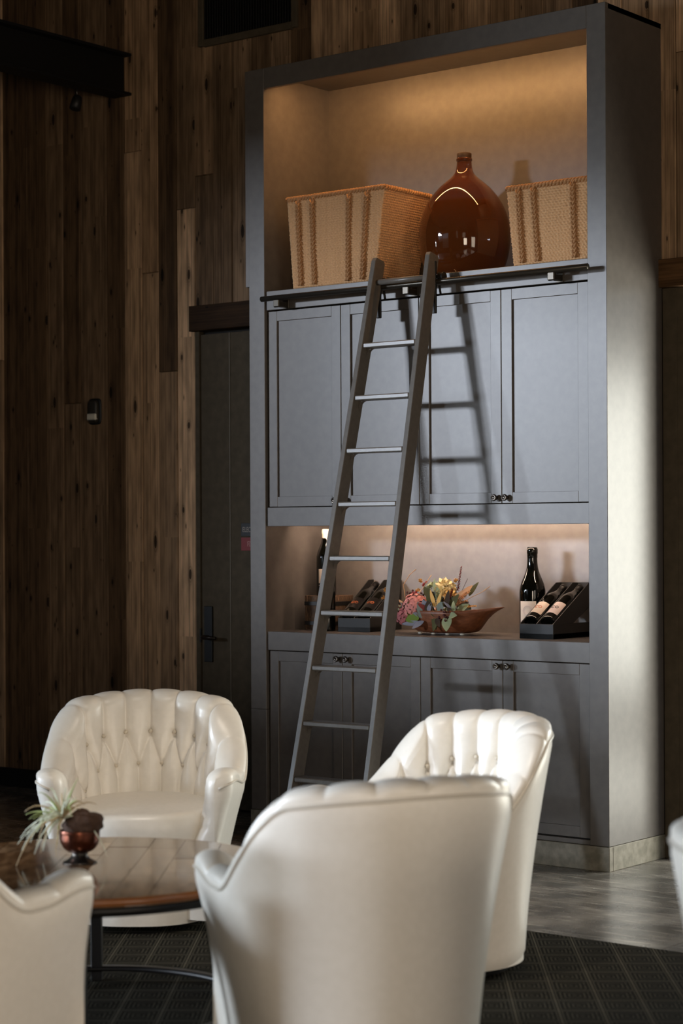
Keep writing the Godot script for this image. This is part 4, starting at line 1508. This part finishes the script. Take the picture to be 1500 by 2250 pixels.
func build_seating() -> void:
	# carpet
	var s := begin()
	var pv := Vector2(-2.6, 1.21)
	for q in [[Vector3(-3.4, 0.007, 1.21), Vector3(2.4, 0.007, 1.21), Vector3(2.4, 0.007, 6.0), Vector3(-3.4, 0.007, 6.0)]]:
		var ps: Array = q
		for i in [3, 1, 2, 3, 0, 1]:
			var d := Vector2(ps[i].x + 0.299, ps[i].z - 2.54).rotated(0.645)
			s.set_uv(d / 0.1245)
			s.add_vertex(ps[i])
		for i in 4:
			var a: Vector3 = ps[i]
			var b: Vector3 = ps[(i + 1) % 4]
			s.set_uv(Vector2.ZERO)
			quad(s, a, b, b - Vector3(0, 0.0068, 0), a - Vector3(0, 0.0068, 0))
	tag(obj("carpet", s, M.carpet), "dark grey-brown carpet woven with a square key pattern", "carpet")

	var c := make_chair()
	var specs := [
		[Vector2(-0.83, 1.80), Vector2(0.62, 0.79), "white tufted leather tub chair facing the camera behind the round table"],
		[Vector2(0.465, 1.84), Vector2(-0.30, 0.95), "white tufted leather tub chair right of the ladder, turned towards the table"],
		[Vector2(1.076, 2.995), Vector2(-0.894, -0.449), "white leather tub chair in front, its back to the camera"],
		[Vector2(0.35, 3.825), Vector2(-0.02, -1.0), "white leather tub chair cut off by the lower left corner"],
		[Vector2(2.48, 3.205), Vector2(0.784, -0.621), "white leather tub chair barely showing at the right edge"]]
	for i in specs.size():
		var o: Node3D = c if i == 0 else c.duplicate()
		o.name = "tub_chair" if i == 0 else "tub_chair_%03d" % i
		add_child(o)
		var q: Array = specs[i]
		o.position = Vector3(q[0].x, 0.007, q[0].y)
		o.rotation.y = atan2(q[1].x, q[1].y)
		tag(o, q[2], "armchair", "white leather tub chairs around the table")

	# round table
	var t := thing("round_table", "low round table topped with brown wood blocks on a dark iron frame", "table", Vector3(0.084, 0.007, 2.966), 0.645)
	var R := 0.530
	var circ := PackedVector2Array()
	for i in 96:
		circ.append(Vector2(cos(TAU * i / 96), sin(TAU * i / 96)) * (R - 0.004))
	var cols := [Color(0.60, 0.48, 0.36), Color(0.52, 0.40, 0.29), Color(0.65, 0.53, 0.41), Color(0.46, 0.35, 0.25), Color(0.56, 0.43, 0.31)]
	var mats := []
	for i in 5:
		var m := tri_map(mat(cols[i], 0.16), Vector3(3, 3, 1.2), false)
		m.albedo_texture = noise_tex(0.012, 70 + i, Color(0.5, 0.46, 0.42), Color(1, 1, 1))
		m.clearcoat_enabled = true
		m.clearcoat = 0.6
		m.clearcoat_roughness = 0.08
		mats.append(m)
	var top_t := Transform3D(Basis(Vector3(1, 0, 0), Vector3(0, 0, -1), Vector3(0, 1, 0)), Vector3.ZERO)
	var xx := -R
	var ci := 0
	while xx < R:
		var w := [0.105, 0.12, 0.095, 0.115][ci % 4] as float
		var zz: float = -R - [0.0, 0.17, 0.08][ci % 3]
		while zz < R:
			var ln := [0.30, 0.24, 0.34][rng.randi() % 3] as float
			var rect := PackedVector2Array([Vector2(xx + 0.0006, zz + 0.0006), Vector2(xx + w - 0.0006, zz + 0.0006), Vector2(xx + w - 0.0006, zz + ln - 0.0006), Vector2(xx + 0.0006, zz + ln - 0.0006)])
			for pz in Geometry2D.intersect_polygons(rect, circ):
				var b := begin()
				prism(b, pz, 0.400, 0.423 + rnd(-0.0004, 0.0004), top_t)
				obj("top_block", b, mats[rng.randi() % 5], t)
			zz += ln
		xx += w
		ci += 1
	s = begin(false)
	lathe(s, [Vector2(R - 0.01, 0.402), Vector2(R, 0.403), Vector2(R + 0.003, 0.409), Vector2(R + 0.002, 0.418), Vector2(R - 0.004, 0.423), Vector2(R - 0.008, 0.42)], 96)
	obj("edge_band", s, mat(Color(0.50, 0.30, 0.14), 0.3), t)
	s = begin(false)
	lathe(s, [Vector2(0, 0.400), Vector2(R - 0.03, 0.400), Vector2(R - 0.012, 0.400), Vector2(R - 0.012, 0.374), Vector2(R - 0.03, 0.372), Vector2(R - 0.03, 0.396), Vector2(0, 0.396)].duplicate(), 72)
	obj("iron_apron", s, M.tabletrim, t)
	for i in 4:
		var a := PI / 2 * i + 0.10
		s = begin()
		box(s, Vector3(sin(a) * 0.455, 0.2, cos(a) * 0.455), Vector3(0.032, 0.40, 0.032), 0.002)
		obj("leg", s, M.tabletrim, t)
	s = begin(false)
	lathe(s, [Vector2(0.437, 0.03), Vector2(0.472, 0.03), Vector2(0.472, 0.043), Vector2(0.437, 0.043), Vector2(0.437, 0.03)], 96)
	obj("stretcher_ring", s, M.tabletrim, t)

	# copper footed bowl with air plant and bark
	var at := Vector3(0.030, 0.4305, 2.947)
	var k := 0.00127
	var pot := thing("footed_bowl", "small copper bowl on a dark metal foot, on the round table", "planter", at)
	s = begin(false)
	lathe(s, smooth_profile([Vector2(0, 0.0), Vector2(0.046, 0.0), Vector2(0.045, 0.004), Vector2(0.036, 0.008), Vector2(0.027, 0.016), Vector2(0.022, 0.026), Vector2(0.024, 0.030), Vector2(0.0, 0.031)], 3), 36)
	obj("foot", s, M.pewter, pot)
	s = begin(false)
	lathe(s, smooth_profile([Vector2(0, 0.029), Vector2(0.026, 0.030), Vector2(0.043, 0.040), Vector2(0.054, 0.058), Vector2(0.0565, 0.080), Vector2(0.056, 0.092), Vector2(0.0535, 0.092), Vector2(0.0535, 0.080), Vector2(0.0, 0.072)], 3), 40)
	obj("bowl", s, M.copper, pot)
	# bark
	var bk := thing("bark_chunk", "curled chunk of dark bark lying in the copper bowl", "bark", at + Vector3(0.022, 0.112, 0.0))
	s = begin(false)
	var nz := noise(14.0, 5, 3)
	var rows := []
	for i in 21:
		var th := PI * i / 20.0 - PI / 2
		var row := []
		for j in 28:
			var a := TAU * j / 28
			var d := Vector3(cos(th) * cos(a), sin(th), cos(th) * sin(a))
			var rr := 1.0 + 0.34 * nz.get_noise_3dv(d * 0.05) + 0.12 * nz.get_noise_3dv(d * 0.12)
			row.append(Basis(Vector3.UP, 0.64) * (d * rr * Vector3(0.056, 0.040, 0.042)))
		rows.append(row)
	grid(s, rows, true)
	obj("bark_body", s, M.bark, bk)
	s = begin(false)
	for i in 40:
		ball(s, Vector3(-0.045 + rng.randf() * 0.05, -0.022 + rnd(-0.008, 0.008), 0.03 + rnd(-0.015, 0.012)), rnd(0.003, 0.007), 7)
	var ms := obj("moss_tuft", s, M.moss, bk)
	ms.set_meta("kind", "stuff")
	# air plant: thin curling leaves from one crown
	var ap := thing("air_plant", "pale spiky air plant arching out of the copper bowl", "plant", at + Vector3(-0.028, 0.128, 0.040))
	var right := Vector3(0.784, 0, -0.621)
	var fwd := Vector3(0.621, 0, 0.784)
	for i in 52:
		var a := i * 2.39996
		var el := rnd(-0.1, 1.4)
		var d := (right * cos(a) * cos(el) + fwd * sin(a) * cos(el) * 0.8 + Vector3.UP * sin(el)).normalized()
		if d.dot(right) > 0.55 and rng.randf() < 0.5:
			d = (d - right * 1.2).normalized()
		var ln := rnd(0.10, 0.18)
		var droop := rnd(0.5, 1.7)
		var pts := []
		var rad := []
		for j in 11:
			var tt := j / 10.0
			pts.append(d * ln * tt * (1.0 - 0.15 * tt) + Vector3(0, -ln * droop * tt * tt * (0.55 if el < 0.5 else 0.4 * cos(el) + 0.1), 0) + d.cross(Vector3.UP) * rnd(-0.002, 0.002))
			rad.append(lerpf(0.0042, 0.0008, tt))
		s = begin(false)
		tube(s, pts, rad, 6)
		obj("leaf", s, [M.airleaf, M.airleaf_green, M.airleaf, M.airleaf_dry][i % 4], ap)
